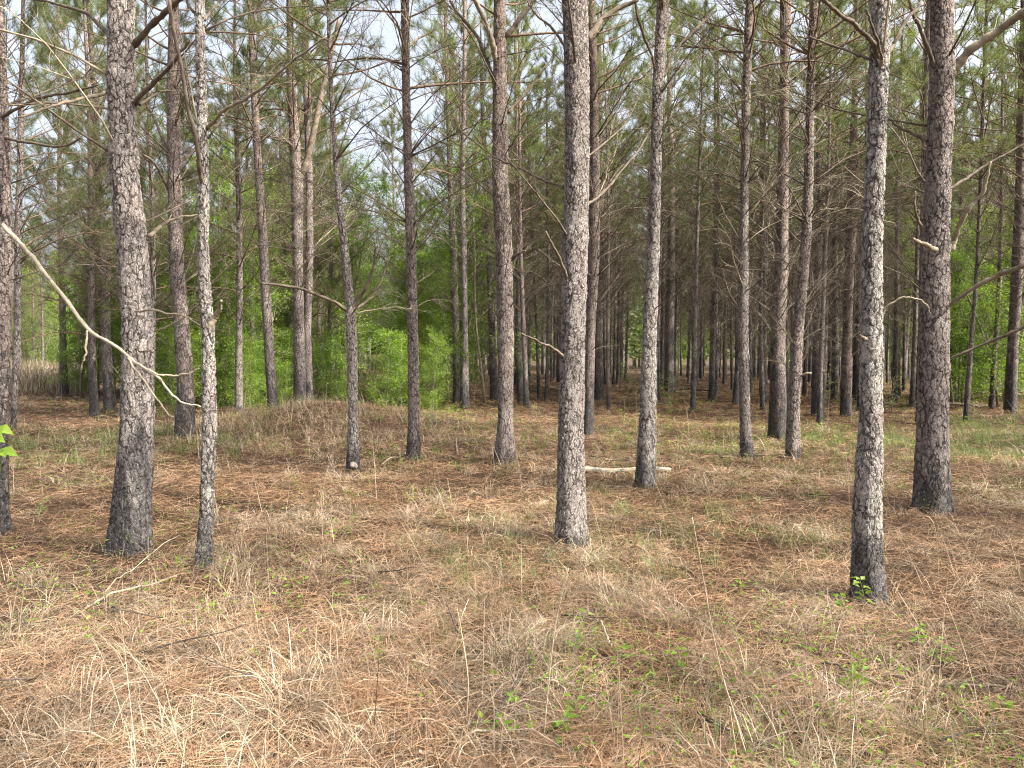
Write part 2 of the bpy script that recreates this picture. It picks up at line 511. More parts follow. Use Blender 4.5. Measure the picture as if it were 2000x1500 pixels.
def crown_mesh(name, seed, H=7.0, Lmax=2.1, nb=42, tufts=12, needles=46, low=0.0):
    rng = np.random.default_rng(seed)
    mb = MB()
    zz = np.linspace(0, H * 0.96, nb) + rng.normal(0, 0.08, nb)
    for j, z in enumerate(zz):
        t = max(0.0, min(1.0, z / H))
        L = Lmax * (1.02 - t) ** 0.75 * rng.uniform(0.6, 1.15) + 0.25
        el = rng.uniform(0.15, 0.55) + 0.6 * t
        az = j * 2.399 + rng.normal(0, 0.4)
        n = 7
        P = wander((0, 0, z), az, el, L, n, rng, rng.uniform(-0.5, 0.5), 0.10)
        r0 = 0.010 + 0.011 * L / Lmax
        tube(mb, P, np.linspace(r0, 0.004, n), 4, 0, cap=False)
        for q in range(tufts):
            f = rng.uniform(0.32, 1.0) if q > 1 else 1.0
            x = f * (n - 1); i = min(int(x), n - 2)
            b = P[i] + (P[i + 1] - P[i]) * (x - i)
            d = P[i + 1] - P[i]
            a0 = math.atan2(d[1], d[0]); e0 = math.asin(np.clip(d[2] / (np.linalg.norm(d) + 1e-9), -1, 1))
            L2 = L * rng.uniform(0.12, 0.38) * (1.2 - 0.7 * f) + 0.05
            P2 = wander(b, a0 + rng.choice([-1, 1]) * rng.uniform(0.2, 1.0), e0 + rng.uniform(-0.3, 0.5), L2, 4, rng, -0.3, 0.12)
            tube(mb, P2, np.linspace(0.005, 0.003, 4), 3, 0, cap=False)
            needle_tuft(mb, P2[-1], P2[-1] - P2[-2], rng, needles, 0.175, 0.0052, 1)
    return mb.mesh(name, [M_LIVEWOOD, M_NEEDLE])

CROWNS = [crown_mesh('crown', 100 + i, H=6.4 + 0.5 * (i % 3), Lmax=2.1 + 0.15 * (i % 4), nb=44) for i in range(6)]
CROWNS_LOW = [crown_mesh('crown', 140 + i, H=10.0, Lmax=2.8, nb=60, tufts=19) for i in range(3)]

def far_trunk_mesh(seed, H=13.5, zc=6.2, r0=0.125, dead_from=1.5, whorl=0.31):
    """trunk of a far tree with its bare dead limbs"""
    rng = np.random.default_rng(seed)
    mb = MB()
    n = 26
    z = np.concatenate([[-0.3], np.linspace(0, H, n)])
    lean = rng.normal(0, 0.012, 2)
    ph = rng.uniform(0, 6, 2)
    P = np.stack([lean[0] * z + 0.05 * np.sin(z * 0.5 + ph[0]), lean[1] * z + 0.05 * np.sin(z * 0.45 + ph[1]), z], -1)
    P[:, :2] -= P[1, :2]
    rad = r0 * (1 - np.clip(z / H, 0, 1)) ** 0.75 * 0.95 + 0.012 + 0.25 * r0 * np.exp(-np.clip(z, 0, 9) / 0.15)
    tube(mb, P, rad, 12, 0)
    zz = dead_from
    while zz < zc + 1.0:
        for q in range(rng.integers(3, 7)):
            hh = zz + rng.normal(0, 0.06)
            i = np.searchsorted(z, hh) - 1
            f = (hh - z[i]) / (z[i + 1] - z[i])
            p = P[i] * (1 - f) + P[i + 1] * f
            L = rng.uniform(0.35, 1.0) + 1.5 * min(1, max(0, (hh - 1.5) / 2.5)) * rng.uniform(0.3, 1)
            dead_branch(mb, p, rng.uniform(0, 6.283), rng.uniform(0.3, 1.1), L, 0.0055 + 0.0052 * L, rng, twigs=rng.integers(7, 13), droop=rng.uniform(-0.4, 0.7), k=4, mat=1, sub=True)
        zz += whorl * rng.uniform(0.7, 1.3)
    me = mb.mesh('trunk', [M_BARK_FAR, M_DEAD])
    top = [(float(np.interp(q, z, P[:, 0])), float(np.interp(q, z, P[:, 1]))) for q in (zc,)][0]
    return me, top, zc

FAR_TRUNKS = [far_trunk_mesh(200 + i, H=12.6 + 0.4 * (i % 4), zc=5.4 + 0.3 * (i % 4), r0=0.058 + 0.015 * (i % 5)) for i in range(9)]

def far_pine(x, y, rng, label, group, scale=1.0, low=False, char=None):
    me, top, zc = FAR_TRUNKS[rng.integers(len(FAR_TRUNKS))]
    t = thing('pine_tree', label, 'pine tree', gp(x, y), group)
    t.rotation_euler = (0, 0, rng.uniform(0, 6.283))
    t.scale = (scale, scale, scale)
    tr = link('trunk', me, t)
    tr['pale'] = float(rng.choice([0.0, 0.15, 0.5])); tr['char'] = float(rng.uniform(0.7, 1.8)) if char is None else char; tr['red'] = float(rng.choice([0.0, 0.1, 0.3]))
    cm = CROWNS_LOW[rng.integers(3)] if low else CROWNS[rng.integers(6)]
    link('crown', cm, t, (top[0], top[1], zc - (3.2 if low else 0.0)))
    return t

# ------------------------------------------------------------------ pines traced one by one
# rows: (y, left edge, right edge) in the photograph's pixels, from the top of the frame to the foot; the distance comes from the foot
ALL_TREES = []      # (x, y) for spacing

def pine(label, rows, dist=None, pale=0.0, char=0.8, red=0.0, H=13.0, whorls=None, seed=0, crown=True, low=False, branch_from=1.2, limbs=(), density=1.0, crown_z=None):
    rows = sorted(rows)
    py = np.array([r[0] for r in rows], float); xl = np.array([r[1] for r in rows], float); xr = np.array([r[2] for r in rows], float)
    if dist is None:
        g = on_ground((xl[-1] + xr[-1]) / 2, py[-1]); D = g[1]
    else:
        D = dist
    C = np.array([at((a + b) / 2, y, D) for y, a, b in zip(py, xl, xr)])
    # a round trunk looks wider off the lens axis
    RAD = np.array([(b - a) / 2 / F_PX * D * math.cos(math.atan(((a + b) / 2 - CX) / F_PX)) for a, b in zip(xl, xr)])
    bx = C[-1, 0]; bz = float(h(bx, D))
    o = np.array([bx, D, bz])
    zt = C[::-1, 2] - bz; xt = C[::-1, 0] - bx; rt = RAD[::-1]
    zt[0] = 0.0
    near = D < 12.2
    if D > 12.5: density *= 1.4
    step = 0.013 if near else 0.06
    ztop = zt[-1]
    H = max(H, ztop + 2.5)
    zd = np.concatenate([np.arange(-0.25, min(ztop + 0.4, H - 0.3), step), np.arange(min(ztop + 0.4, H - 0.3), H, 0.12)])
    slope = (xt[-1] - np.interp(ztop - 1.2, zt, xt)) / 1.2 * 0.5
    cx = np.interp(zd, zt, xt) + np.where(zd > ztop, (zd - ztop) * slope, 0)
    rr = np.interp(zd, zt, rt)
    rr = np.where(zd > ztop, rt[-1] * np.clip((H - zd) / (H - ztop), 0, 1) ** 0.8 + 0.008, rr)
    # soften the polyline
    kk = max(3, int(0.30 / step)); ker = np.hanning(kk + 2)[1:-1]; ker /= ker.sum()
    pad = lambda a: np.convolve(np.concatenate([np.full(kk, a[0]), a, np.full(kk, a[-1])]), ker, 'same')[kk:-kk]
    cx = pad(cx)
    rr = np.where(zd < 0.12, rr, pad(rr))
    rng = np.random.default_rng(900 + seed)
    cy = 0.025 * np.sin(zd * 0.9 + rng.uniform(0, 6)) * np.clip(zd, 0, 1)
    if whorls is None:
        whorls = []
        w = branch_from + rng.uniform(0, 0.3)
        while w < 6.6:
            whorls.append(w); w += rng.uniform(0.33, 0.6)
    for w in whorls:
        rr = rr * (1 + 0.07 * np.exp(-((zd - w) / 0.06) ** 2))
    k = int(np.clip(2 * np.pi * rr[len(rr) // 4] / 0.0115, 28, 130)) if near else 20
    a = np.arange(k) * 2 * np.pi / k
    lob = 1 + 0.13 * np.exp(-np.clip(zd, 0, 9) / 0.16)[:, None] * np.cos(a * 5 + rng.uniform(0, 6))[None] + 0.02 * np.sin(a * 2 + rng.uniform(0, 6))[None] + 0.015 * np.sin(3 * a[None] + zd[:, None] * 1.7)
    Vx = cx[:, None] + rr[:, None] * lob * np.cos(a)[None]
    Vy = cy[:, None] + rr[:, None] * lob * np.sin(a)[None]
    Vz = np.broadcast_to(zd[:, None], Vx.shape)
    n = len(zd)
    i = np.arange(n - 1)[:, None] * k; j = np.arange(k)[None]; jn = (j + 1) % k
    Q = np.stack([i + j, i + jn, i + k + jn, i + k + j], -1).reshape(-1, 4)
    mb = MB(); mb.add(np.stack([Vx, Vy, Vz], -1).reshape(-1, 3), Q)
    t = thing('pine_tree', label, 'pine tree', o)
    tr = link('trunk', mb.mesh('trunk', [M_BARK if near else M_BARK_FAR]), t)
    tr['pale'] = float(pale); tr['char'] = float(char); tr['red'] = float(red)
    axis = lambda z: np.array([np.interp(z, zd, cx), np.interp(z, zd, cy), z])
    rad_at = lambda z: float(np.interp(z, zd, rr))
    # dead whorl branches, each a mesh of its own
    for w in whorls:
        hi = min(1.0, max(0.0, (w - 1.2) / 2.6))
        for q in range(max(1, int(rng.integers(2, 5) * density))):
            if rng.random() > 0.35 + 0.6 * hi: 
                if rng.random() < 0.6: continue
                L = rng.uniform(0.04, 0.16); tw = 0
            else:
                L = rng.uniform(0.4, 1.0) + 1.6 * hi * rng.uniform(0.3, 1.0); tw = int(rng.integers(6, 14))
            az = rng.uniform(0, 6.283); hh = w + rng.normal(0, 0.03)
            b = MB()
            p = axis(hh) + 0.6 * rad_at(hh) * dirv(az, 0)
            r0 = (0.006 + 0.0055 * L) * (0.8 + 1.6 * rad_at(hh))
            dead_branch(b, p, az, rng.uniform(0.3, 1.0), L + rad_at(hh), r0, rng, twigs=tw, droop=rng.uniform(-0.4, 0.75), k=5)
            link('branch', b.mesh('branch', [M_DEAD if (rng.random() < 0.95) else M_DEADPALE]), t)
    for lb in limbs:
        b = MB()
        pts = np.array([at(q[0], q[1], D + (q[2] if len(q) > 2 else 0.0)) for q in lb['p']]) - o
        P = smooth_path(pts, 8 * len(pts))
        nP = len(P)
        r = np.linspace(lb['r'][0], lb['r'][1], nP) / 2 / F_PX * D
        r = r * (1 + 0.10 * rng.normal(0, 1, nP).clip(-1.5, 1.5))
        wob = np.cumsum(rng.normal(0, 0.0030, (nP, 3)), axis=0); wob -= wob[0]
        tube(b, P + wob, r, 8)
        for q in range(lb.get('twigs', 0)):
            ii = int(rng.integers(nP // 4, nP - 1)); d = P[min(ii + 1, nP - 1)] - P[ii - 1]
            a0 = math.atan2(d[1], d[0]); e0 = math.asin(np.clip(d[2] / (np.linalg.norm(d) + 1e-9), -1, 1))
            dead_branch(b, P[ii], a0 + rng.choice([-1, 1]) * rng.uniform(0.4, 0.9), e0 + rng.uniform(-0.4, 0.5), rng.uniform(0.25, 0.7), r[ii] * 0.5, rng, twigs=3, droop=rng.uniform(-0.2, 0.8), k=4, sub=False)
        br = link('branch', b.mesh('branch', [M_MID if lb.get('pale') and lb['r'][1] >= 2.5 and 'slanting' not in lb.get('label', '') else M_DEADPALE if lb.get('pale') else M_DEAD]), t)
        if lb.get('label'): br['label'] = lb['label']
    if crown:
        zc = crown_z if crown_z is not None else max(5.6, min(6.6, H - 6.6))
        if low: zc = 3.3
        cm = CROWNS_LOW[seed % 3] if low else CROWNS[seed % 6]
        c = axis(min(zc, H - 0.5))
        co = link('crown', cm, t, tuple(c))
        co.rotation_euler = (0, math.atan(slope), rng.uniform(0, 6.283))
        s = (H - zc + 0.4) / (10.0 if low else 6.9)
        co.scale = (min(1.1, max(0.8, s)),) * 2 + (s,)
    ALL_TREES.append((bx, D))
    return t, axis, D, o

pine('dark pine trunk cut by the picture edge, long pale dead branch slanting from it',
     [(0, -24, 6), (175, -12, 12), (350, -8, 20), (475, -6, 27), (650, -7, 25), (825, -10, 20), (1000, -10, 21), (1045, -14, 28)], char=1.4, red=0.2, seed=1, whorls=[2.35, 3.2, 3.9, 4.6, 5.4],
     limbs=[dict(p=[(6, 440, -0.1), (60, 500, -0.35), (120, 575, -0.7), (170, 642, -1.0), (215, 668, -1.15), (250, 697, -1.25), (300, 735, -1.4), (345, 785, -1.5), (392, 795, -1.55)], r=(8.5, 2.3), pale=True, label='long pale dead branch slanting down to the right'),
            dict(p=[(170, 645, -1.0), (167, 685, -1.0), (165, 710, -0.98), (168, 727, -0.97)], r=(4, 2.2), pale=True, label='short twig hanging from the pale branch'),
            dict(p=[(250, 699, -1.25), (275, 735, -1.25), (310, 785, -1.2), (325, 808, -1.2), (338, 815, -1.2)], r=(3.5, 2), pale=True, label='thin lower twig of the pale branch'),
            dict(p=[(290, 722, -1.4), (325, 735, -1.4), (370, 730, -1.45), (391, 720, -1.5)], r=(3.5, 2.2), pale=True, label='thin upcurved twig of the pale branch'),
            dict(p=[(0, 230), (70, 195, -.2), (140, 182, -.4), (200, 170, -.5)], r=(7, 3), twigs=2), dict(p=[(8, 270), (110, 285, -.2), (160, 265, -.3)], r=(6, 3), twigs=1)])
pine('thickest pine trunk of the near row, bowed, grey with a blackened flaring foot',
     [(0, 212, 267), (175, 212, 268), (350, 216, 275), (475, 227, 291), (650, 238, 300), (825, 231, 300), (1000, 213, 297), (1076, 203, 299)], pale=0.35, char=0.95, seed=2, H=14, whorls=[1.15, 1.75, 2.62, 3.15, 3.75, 4.4, 5.1, 5.8], density=0.55,
     limbs=[dict(p=[(262, 88), (300, 45, -.2), (340, 5, -.4), (380, -30, -.5)], r=(13, 7), twigs=2), dict(p=[(262, 205), (300, 165, -.2), (345, 130, -.4), (370, 95, -.5)], r=(10, 4), twigs=3),
            dict(p=[(272, 205), (310, 178, .2), (360, 170, .4)], r=(6, 2), twigs=2), dict(p=[(290, 460), (320, 438, .2), (350, 425, .3), (385, 417, .5)], r=(9, 3), twigs=2),
            dict(p=[(265, 608, -.15), (290, 606, -.3), (330, 616, -.4), (360, 622, -.4), (395, 637, -.4)], r=(4.5, 2.5), pale=True),
            dict(p=[(215, 70), (170, 30, .3), (120, 15, .5), (60, 10, .7)], r=(9, 4), twigs=3), dict(p=[(214, 175), (170, 188, -.3), (100, 205, -.5), (20, 235, -.7)], r=(8, 3), twigs=4)])
pine('slim pale lichen-grey pine trunk with a low forked limb, standing next to the thickest trunk',
     [(0, 383, 402), (175, 385, 406), (350, 388, 410), (475, 384, 408), (600, 387, 413), (635, 389, 421), (660, 391, 418), (825, 391, 422), (1000, 387, 417), (1112, 376, 416)], pale=1.0, char=0.75, seed=3, H=12, whorls=[2.02, 3.1, 3.9, 4.5, 5.2], density=0.6,
     limbs=[dict(p=[(408, 640), (420, 620), (430, 603, -.05), (440, 590, -.1)], r=(15, 5), pale=True, label='broken pale stub of the fork'),
            dict(p=[(405, 250), (440, 215, -.2), (500, 180, -.4), (560, 135, -.6), (640, 75, -.8)], r=(7.5, 2.6), pale=True, twigs=4), dict(p=[(390, 40), (370, 10), (350, -30)], r=(6, 4)), dict(p=[(400, 40), (425, 5, .1), (440, -30, .2)], r=(6, 4)),
            dict(p=[(395, 365), (385, 290, -.2), (365, 200, -.3), (345, 100, -.4), (330, 0, -.5)], r=(9, 6), twigs=3)])
pine('brown pine trunk standing behind the gap between the thickest and the slim pale trunk',
     [(0, 330, 348), (175, 324, 350), (350, 328, 355), (525, 332, 361), (600, 338, 368), (740, 345, 378), (852, 339, 381)], char=0.9, red=0.2, seed=4, low=False,
     limbs=[dict(p=[(330, 300), (300, 230, .3), (280, 190, .5)], r=(7, 3), twigs=3), dict(p=[(330, 370), (300, 320, -.3), (275, 300, -.5)], r=(7, 3), twigs=3), dict(p=[(345, 320), (380, 290, .3), (420, 200, .6)], r=(8, 3), twigs=3)])
pine('pine trunk behind the thickest trunk, its black foot on sunlit grass',
     [(-40, 168, 178), (60, 170, 182), (175, 178, 190), (350, 186, 200), (525, 190, 214), (650, 196, 215), (802, 202, 228)], char=1.1, seed=5, low=True, branch_from=2.2)
pine('thin grey pine trunk close beside the trunk at the picture edge',
     [(300, 36, 48), (480, 27, 42), (650, 25, 40), (842, 20, 33)], pale=0.3, char=0.5, seed=6, low=True, H=11, branch_from=2.4)
pine('dark pine trunk among bright leaves at the edge of the sunny clearing',
     [(100, 112, 119), (350, 112, 121), (500, 113, 123), (650, 116, 130), (772, 117, 135)], char=1.0, seed=7, low=True, branch_from=2.0)
pine('slender warm brown pine trunk rising from behind the brushy mound, sunlit',
     [(0, 456, 461), (175, 456, 463), (350, 460, 471), (525, 462, 474), (650, 461, 474), (770, 457, 474)], dist=19.5, char=0.3, pale=0.5, red=0.15, seed=8, low=True, branch_from=2.2)
pine('straight brown pine on the mound crest with burnt black foot, apart from the twin trunks',
     [(0, 483, 493), (175, 490, 504), (350, 498, 513), (525, 507, 525), (650, 515, 533), (787, 523, 545)], dist=17.3, char=1.1, red=0.15, seed=9, branch_from=1.9)
pine('larger of two twin pine trunks pressed together behind the mound, forked high up',
     [(0, 560, 573), (175, 560, 577), (345, 568, 592), (525, 572, 592), (650, 573, 595), (772, 572, 598)], dist=18.0, char=0.9, red=0.1, seed=10, branch_from=2.0,
     limbs=[dict(p=[(583, 350), (597, 320), (612, 260), (625, 190, .1), (640, 130, .2), (660, 40, .3)], r=(14, 9), twigs=3)])
pine('thinner of two twin pine trunks pressed together behind the mound',
     [(0, 590, 599), (175, 592, 603), (350, 597, 610), (525, 597, 612), (650, 592, 608), (772, 594, 613)], dist=18.35, char=0.9, seed=11, branch_from=3.0)
tF, axF, DF, oF = pine('grey pine forking into bare limbs at head height, a pale patch at its foot',
     [(0, 638, 645), (175, 643, 652), (350, 653, 665), (480, 664, 680), (590, 674, 692), (610, 673, 693), (650, 675, 697), (825, 680, 699), (926, 675, 705)], pale=0.45, char=0.35, seed=12, H=10.5, whorls=[2.25, 2.9, 3.4, 3.9, 4.4, 5.0, 5.5], density=1.5,
     limbs=[dict(p=[(684, 606), (700, 585), (718, 560, -.1), (732, 520, -.2), (738, 480, -.3)], r=(9, 4), twigs=3), dict(p=[(686, 608), (705, 595, .1), (730, 575, .2), (748, 540, .3), (760, 500, .4)], r=(7, 3), twigs=2),
            dict(p=[(682, 605), (672, 520, .15), (668, 450, .3), (690, 420, .5)], r=(9, 6), twigs=2), dict(p=[(676, 606), (650, 590, -.2), (600, 570, -.4), (560, 560, -.5), (512, 553, -.6)], r=(7, 4), twigs=2, label='crooked bare limb reaching sideways')])
pine('straight slim pine trunk with a sunlit patch high up, standing clear against the sky gap',
     [(0, 782, 799), (175, 785, 801), (350, 789, 807), (475, 793, 813), (650, 796, 817), (825, 796, 820), (898, 792, 824)], char=0.55, red=0.1, seed=13, H=12.5, branch_from=2.4, density=1.8)
pine('slender pine leaning on a thinner neighbour, lit along its side, beyond the small snag',
     [(0, 904, 911), (175, 903, 911), (350, 898, 908), (475, 899, 911), (650, 904, 914), (797, 897, 917)], char=0.9, pale=0.4, seed=14, branch_from=2.2)
pine('brown slender pine touching the lit slender pine beyond the small snag',
     [(0, 866, 872), (100, 868, 875), (350, 874, 884), (475, 878, 892), (650, 884, 897), (787, 885, 900)], char=1.0, seed=15, branch_from=2.2)
pine('narrow pine half hidden behind the straight grey mid-row trunk, foot burnt black',
     [(200, 938, 946), (475, 948, 960), (650, 955, 968), (782, 957, 973)], char=1.6, seed=16, branch_from=2.2)
pine('straight grey-brown pine in the middle of the second row with a forked sunlit upper stem',
     [(0, 965, 987), (175, 963, 990), (350, 961, 992), (475, 968, 1000), (650, 972, 1003), (825, 972, 1002), (904, 964, 1009)], char=0.2, red=0.2, pale=0.1, seed=17, H=13, branch_from=1.7, density=0.8,
     limbs=[dict(p=[(972, 130), (962, 90, -.1), (950, 55, -.15), (925, 0, -.3), (910, -40, -.4)], r=(11, 8), twigs=2, pale=True), dict(p=[(966, 160), (950, 110, .1), (935, 70, .2), (900, 30, .3), (880, 0, .4)], r=(8, 5), twigs=2),
            dict(p=[(985, 75), (1010, 45), (1040, 5, .1), (1060, -20, .1)], r=(10, 6), twigs=2), dict(p=[(992, 220), (1020, 190, .1), (1050, 150, .2), (1075, 120, .3)], r=(7, 3), twigs=3),
            dict(p=[(998, 508), (1010, 497, -.1), (1024, 490, -.15)], r=(9, 3), label='short broken pale stub')])
pine('thin pine with dark foot just past the straight grey mid-row trunk',
     [(150, 1004, 1011), (475, 1009, 1017), (650, 1008, 1020), (787, 1009, 1024)], char=1.4, seed=18, branch_from=2.0)
pine('very thin crooked pine pole near the small sunlit hump of ground',
     [(300, 1030, 1035), (475, 1038, 1043), (650, 1046, 1052), (781, 1049, 1056)], char=0.9, seed=19, branch_from=1.8, H=9)
pine('thin straight pine pole with black foot beside the crooked pole',
     [(300, 1066, 1071), (475, 1068, 1074), (650, 1067, 1074), (787, 1063, 1071)], char=1.0, seed=20, branch_from=1.8, H=9)
pine('stout grey pine with deep cracked bark amid the near row, pale grass at its foot',
     [(0, 1098, 1147), (175, 1103, 1150), (350, 1104, 1150), (475, 1099, 1148), (650, 1098, 1143), (825, 1090, 1140), (1000, 1086, 1145), (1066, 1082, 1151)], pale=0.3, char=0.12, seed=21, H=14, whorls=[1.35, 2.25, 2.7, 3.4, 4.1, 4.9, 5.6], density=0.5,
     limbs=[dict(p=[(1100, 695, -.1), (1070, 680, -.2), (1040, 668, -.3), (1012, 660, -.4)], r=(6, 2.5)), dict(p=[(1112, 560), (1092, 510, -.2), (1060, 450, -.5)], r=(8, 4), twigs=2),
            dict(p=[(1100, 365), (1060, 350, .1), (1000, 322, .2), (960, 300, .3), (900, 250, .4)], r=(6, 3), twigs=3), dict(p=[(1103, 90), (1075, 60), (1045, 30), (1030, 0)], r=(6, 3), twigs=3),
            dict(p=[(1145, 75), (1170, 40, .1), (1200, 15, .2), (1240, 0, .2)], r=(14, 8), twigs=3), dict(p=[(1145, 400), (1180, 370, .2), (1240, 300, .4), (1270, 250, .5)], r=(6, 3), twigs=3)])
pine('pine hidden mostly behind the stout grey mid trunk, only its shaded flank showing',
     [(0, 1146, 1162), (175, 1150, 1168), (350, 1152, 1172), (525, 1148, 1170), (650, 1142, 1162), (852, 1136, 1159)], char=1.0, red=0.3, seed=22, branch_from=1.6, density=1.5)
pine('reddish pine between the stout grey trunk and the curved trunk by the log, foot dark',
     [(150, 1162, 1176), (475, 1160, 1180), (650, 1160, 1178), (782, 1159, 1179)], char=1.0, red=0.3, seed=23, branch_from=1.8, density=1.5)
pine('gently curved grey-blue pine at the end of the pale fallen log',
     [(0, 1283, 1306), (175, 1273, 1295), (350, 1270, 1292), (475, 1266, 1290), (650, 1255, 1283), (825, 1247, 1282), (952, 1239, 1281)], pale=0.55, char=0.4, seed=24, H=12.5, whorls=[2.2, 2.9, 3.5, 4.2, 4.8, 5.5], density=0.7,
     limbs=[dict(p=[(1284, 155), (1270, 100, -.1), (1250, 40, -.3), (1245, -20, -.4)], r=(6, 4), twigs=2), dict(p=[(1296, 150), (1320, 100, .2), (1370, 50, .4), (1400, 20, .6)], r=(7, 4), twigs=3), dict(p=[(1290, 380), (1260, 240, .3), (1150, 390, .6)], r=(4, 2))])
pine('lit pine with young green shoots at its foot behind the curved trunk',
     [(0, 1300, 1307), (100, 1302, 1310), (350, 1304, 1318), (475, 1304, 1318), (650, 1298, 1317), (767, 1297, 1317)], char=0.8, pale=0.4, seed=25, branch_from=1.9)
pine('slim straight grey pine in front of the crowded dark rows, first of a close trio',
     [(0, 1457, 1474), (175, 1450, 1467), (350, 1446, 1463), (475, 1443, 1461), (650, 1440, 1461), (825, 1444, 1466), (896, 1444, 1475)], pale=0.25, char=0.25, red=0.1, seed=26, H=12.5, branch_from=1.4, density=2.0)
pine('stout dark pine with black foot, standing behind the middle of the close trio',
     [(0, 1523, 1545), (175, 1522, 1540), (350, 1518, 1540), (525, 1514, 1541), (650, 1505, 1534), (750, 1503, 1535), (860, 1498, 1538)], char=1.5, red=0.3, seed=27, branch_from=1.5, density=2.0)
pine('leaning slim pine of the close trio, overlapping the stout dark trunk',
     [(0, 1583, 1600), (175, 1576, 1592), (350, 1570, 1588), (475, 1563, 1583), (650, 1546, 1568), (800, 1537, 1563), (895, 1533, 1564)], pale=0.15, char=0.15, red=0.2, seed=28, H=12.5, branch_from=1.3, density=2.0,
     limbs=[dict(p=[(1562, 735), (1572, 732, -.1), (1588, 729, -.15)], r=(6, 4), pale=True)])
pine('dark brown pine beyond the trio with a straight black lower trunk',
     [(0, 1594, 1603), (175, 1594, 1605), (350, 1594, 1606), (525, 1590, 1606), (650, 1587, 1606), (812, 1584, 1610)], char=2.0, red=0.3, seed=29, branch_from=1.3, density=1.5)
pine('reddish pine just before the pale near trunk, sunlit along its upper stem',
     [(0, 1668, 1677), (175, 1664, 1675), (350, 1656, 1680), (525, 1648, 1668), (650, 1645, 1663), (814, 1640, 1665)], char=0.9, red=0.5, seed=30, branch_from=1.3, density=1.5)
pine('thin shadowed pine between the dark brown and the reddish pine beyond the trio',
     [(200, 1628, 1638), (650, 1624, 1637), (782, 1622, 1638)], char=1.4, seed=31, branch_from=1.5, density=1.5)
pine('nearest pine, pale plated bark and burnt foot, green seedling at its base',
     [(0, 1703, 1741), (110, 1700, 1740), (175, 1699, 1737), (350, 1692, 1733), (475, 1685, 1727), (650, 1682, 1727), (825, 1677, 1725), (1000, 1663, 1723), (1100, 1661, 1725), (1173, 1654, 1734)], pale=1.0, char=0.52, seed=32, H=12.5, whorls=[0.95, 1.72, 2.5, 3.55, 4.2, 4.9, 5.6], density=0.4,
     limbs=[dict(p=[(1715, 118), (1700, 85, -.1), (1670, 50, -.2), (1630, 22, -.4), (1598, 0, -.5), (1560, -30, -.6)], r=(9, 6), twigs=1), dict(p=[(1722, 120, -.05), (1710, 70, -.2), (1696, 20, -.3)], r=(6, 4)), dict(p=[(1727, 118), (1745, 85, .1), (1765, 40, .15), (1800, 0, .2)], r=(9, 6), twigs=2),
            dict(p=[(1700, 115), (1660, 100, .1), (1600, 85, .3), (1560, 80, .4)], r=(6, 3), twigs=2), dict(p=[(1692, 663, -.05), (1684, 660, -.1), (1676, 656, -.12)], r=(8, 3)),
            dict(p=[(1722, 618), (1740, 598, -.02), (1768, 577, -.03), (1795, 577, -.04), (1812, 588, -.05), (1818, 600, -.05)], r=(4.5, 2.5), pale=True, label='thin arched twig bowing over to the next trunk')])
pine('very thick cracked pine next to the nearest pale one, stub and thick ascending limb',
     [(0, 1814, 1860), (175, 1812, 1862), (350, 1807, 1857), (475, 1802, 1856), (650, 1797, 1857), (825, 1792, 1856), (950, 1783, 1857), (998, 1777, 1863)], pale=0.15, char=0.55, red=0.1, seed=33, H=14, whorls=[1.5, 2.25, 2.75, 3.3, 4.0, 4.6, 5.4], density=0.6,
     limbs=[dict(p=[(1850, 150), (1868, 130), (1900, 95, -.1), (1950, 60, -.2), (2010, 15, -.4), (2060, -20, -.5)], r=(20, 11), pale=True, twigs=2, label='thick ascending limb'),
            dict(p=[(1835, 150), (1822, 115, -.1), (1800, 60, -.2), (1785, 20, -.3), (1775, -20, -.3)], r=(9, 5), twigs=1), dict(p=[(1810, 275), (1785, 260, .1), (1755, 240, .2), (1740, 225, .3)], r=(8, 5), twigs=3),
            dict(p=[(1828, 488, -.15), (1812, 478, -.28), (1795, 470, -.35), (1781, 464, -.4)], r=(11, 5), pale=True, label='short broken pale stub'),
            dict(p=[(1858, 490), (1868, 462), (1885, 425, -.1), (1905, 400, -.15), (1925, 375, -.2), (1937, 320, -.25)], r=(11, 4), pale=True, twigs=1, label='pale curved dead branch'),
            dict(p=[(1800, 447), (1793, 430, -.1), (1790, 405, -.2), (1791, 375, -.2)], r=(7, 3)), dict(p=[(1850, 600), (1900, 562, -.3), (1950, 535, -.5), (2010, 512, -.8), (2100, 470, -1.1)], r=(7, 10), pale=True, label='rough grey limb sloping up to the edge'),
            dict(p=[(1855, 370), (1920, 325, .2), (2000, 280, .4)], r=(6, 3), twigs=3), dict(p=[(1855, 700, .1), (1920, 672, 0), (1960, 655, -.1), (2010, 630, -.2)], r=(4, 7), twigs=1)])
pine('thin leaning dark pine against the green leaves beyond the thick cracked trunk',
     [(100, 1920, 1928), (350, 1913, 1921), (525, 1903, 1911), (650, 1893, 1902), (827, 1880, 1894)], char=0.7, red=0.2, seed=34, H=10, branch_from=2.0)
pine('shadowed stout pine at the leafy edge beside the fallen log in shade',
     [(0, 1992, 2010), (350, 1984, 2003), (525, 1974, 1998), (650, 1968, 1990), (807, 1961, 1987)], char=1.6, red=0.2, seed=35, branch_from=1.6)
pine('dark pine pole beyond the trio with a bent foot',
     [(250, 1484, 1494), (650, 1486, 1497), (785, 1484, 1498)], char=1.6, seed=36, branch_from=1.4)
pine('thin black-footed pine standing alone in the open aisle between the rows',
     [(200, 1394, 1402), (475, 1393, 1402), (650, 1391, 1402), (773, 1390, 1403)], char=1.6, seed=37, branch_from=1.4)
pine('first of two dark poles seen between the nearest and the very thick pine',
     [(250, 1755, 1763), (650, 1750, 1759), (773, 1747, 1758)], char=1.5, seed=38, branch_from=1.5)
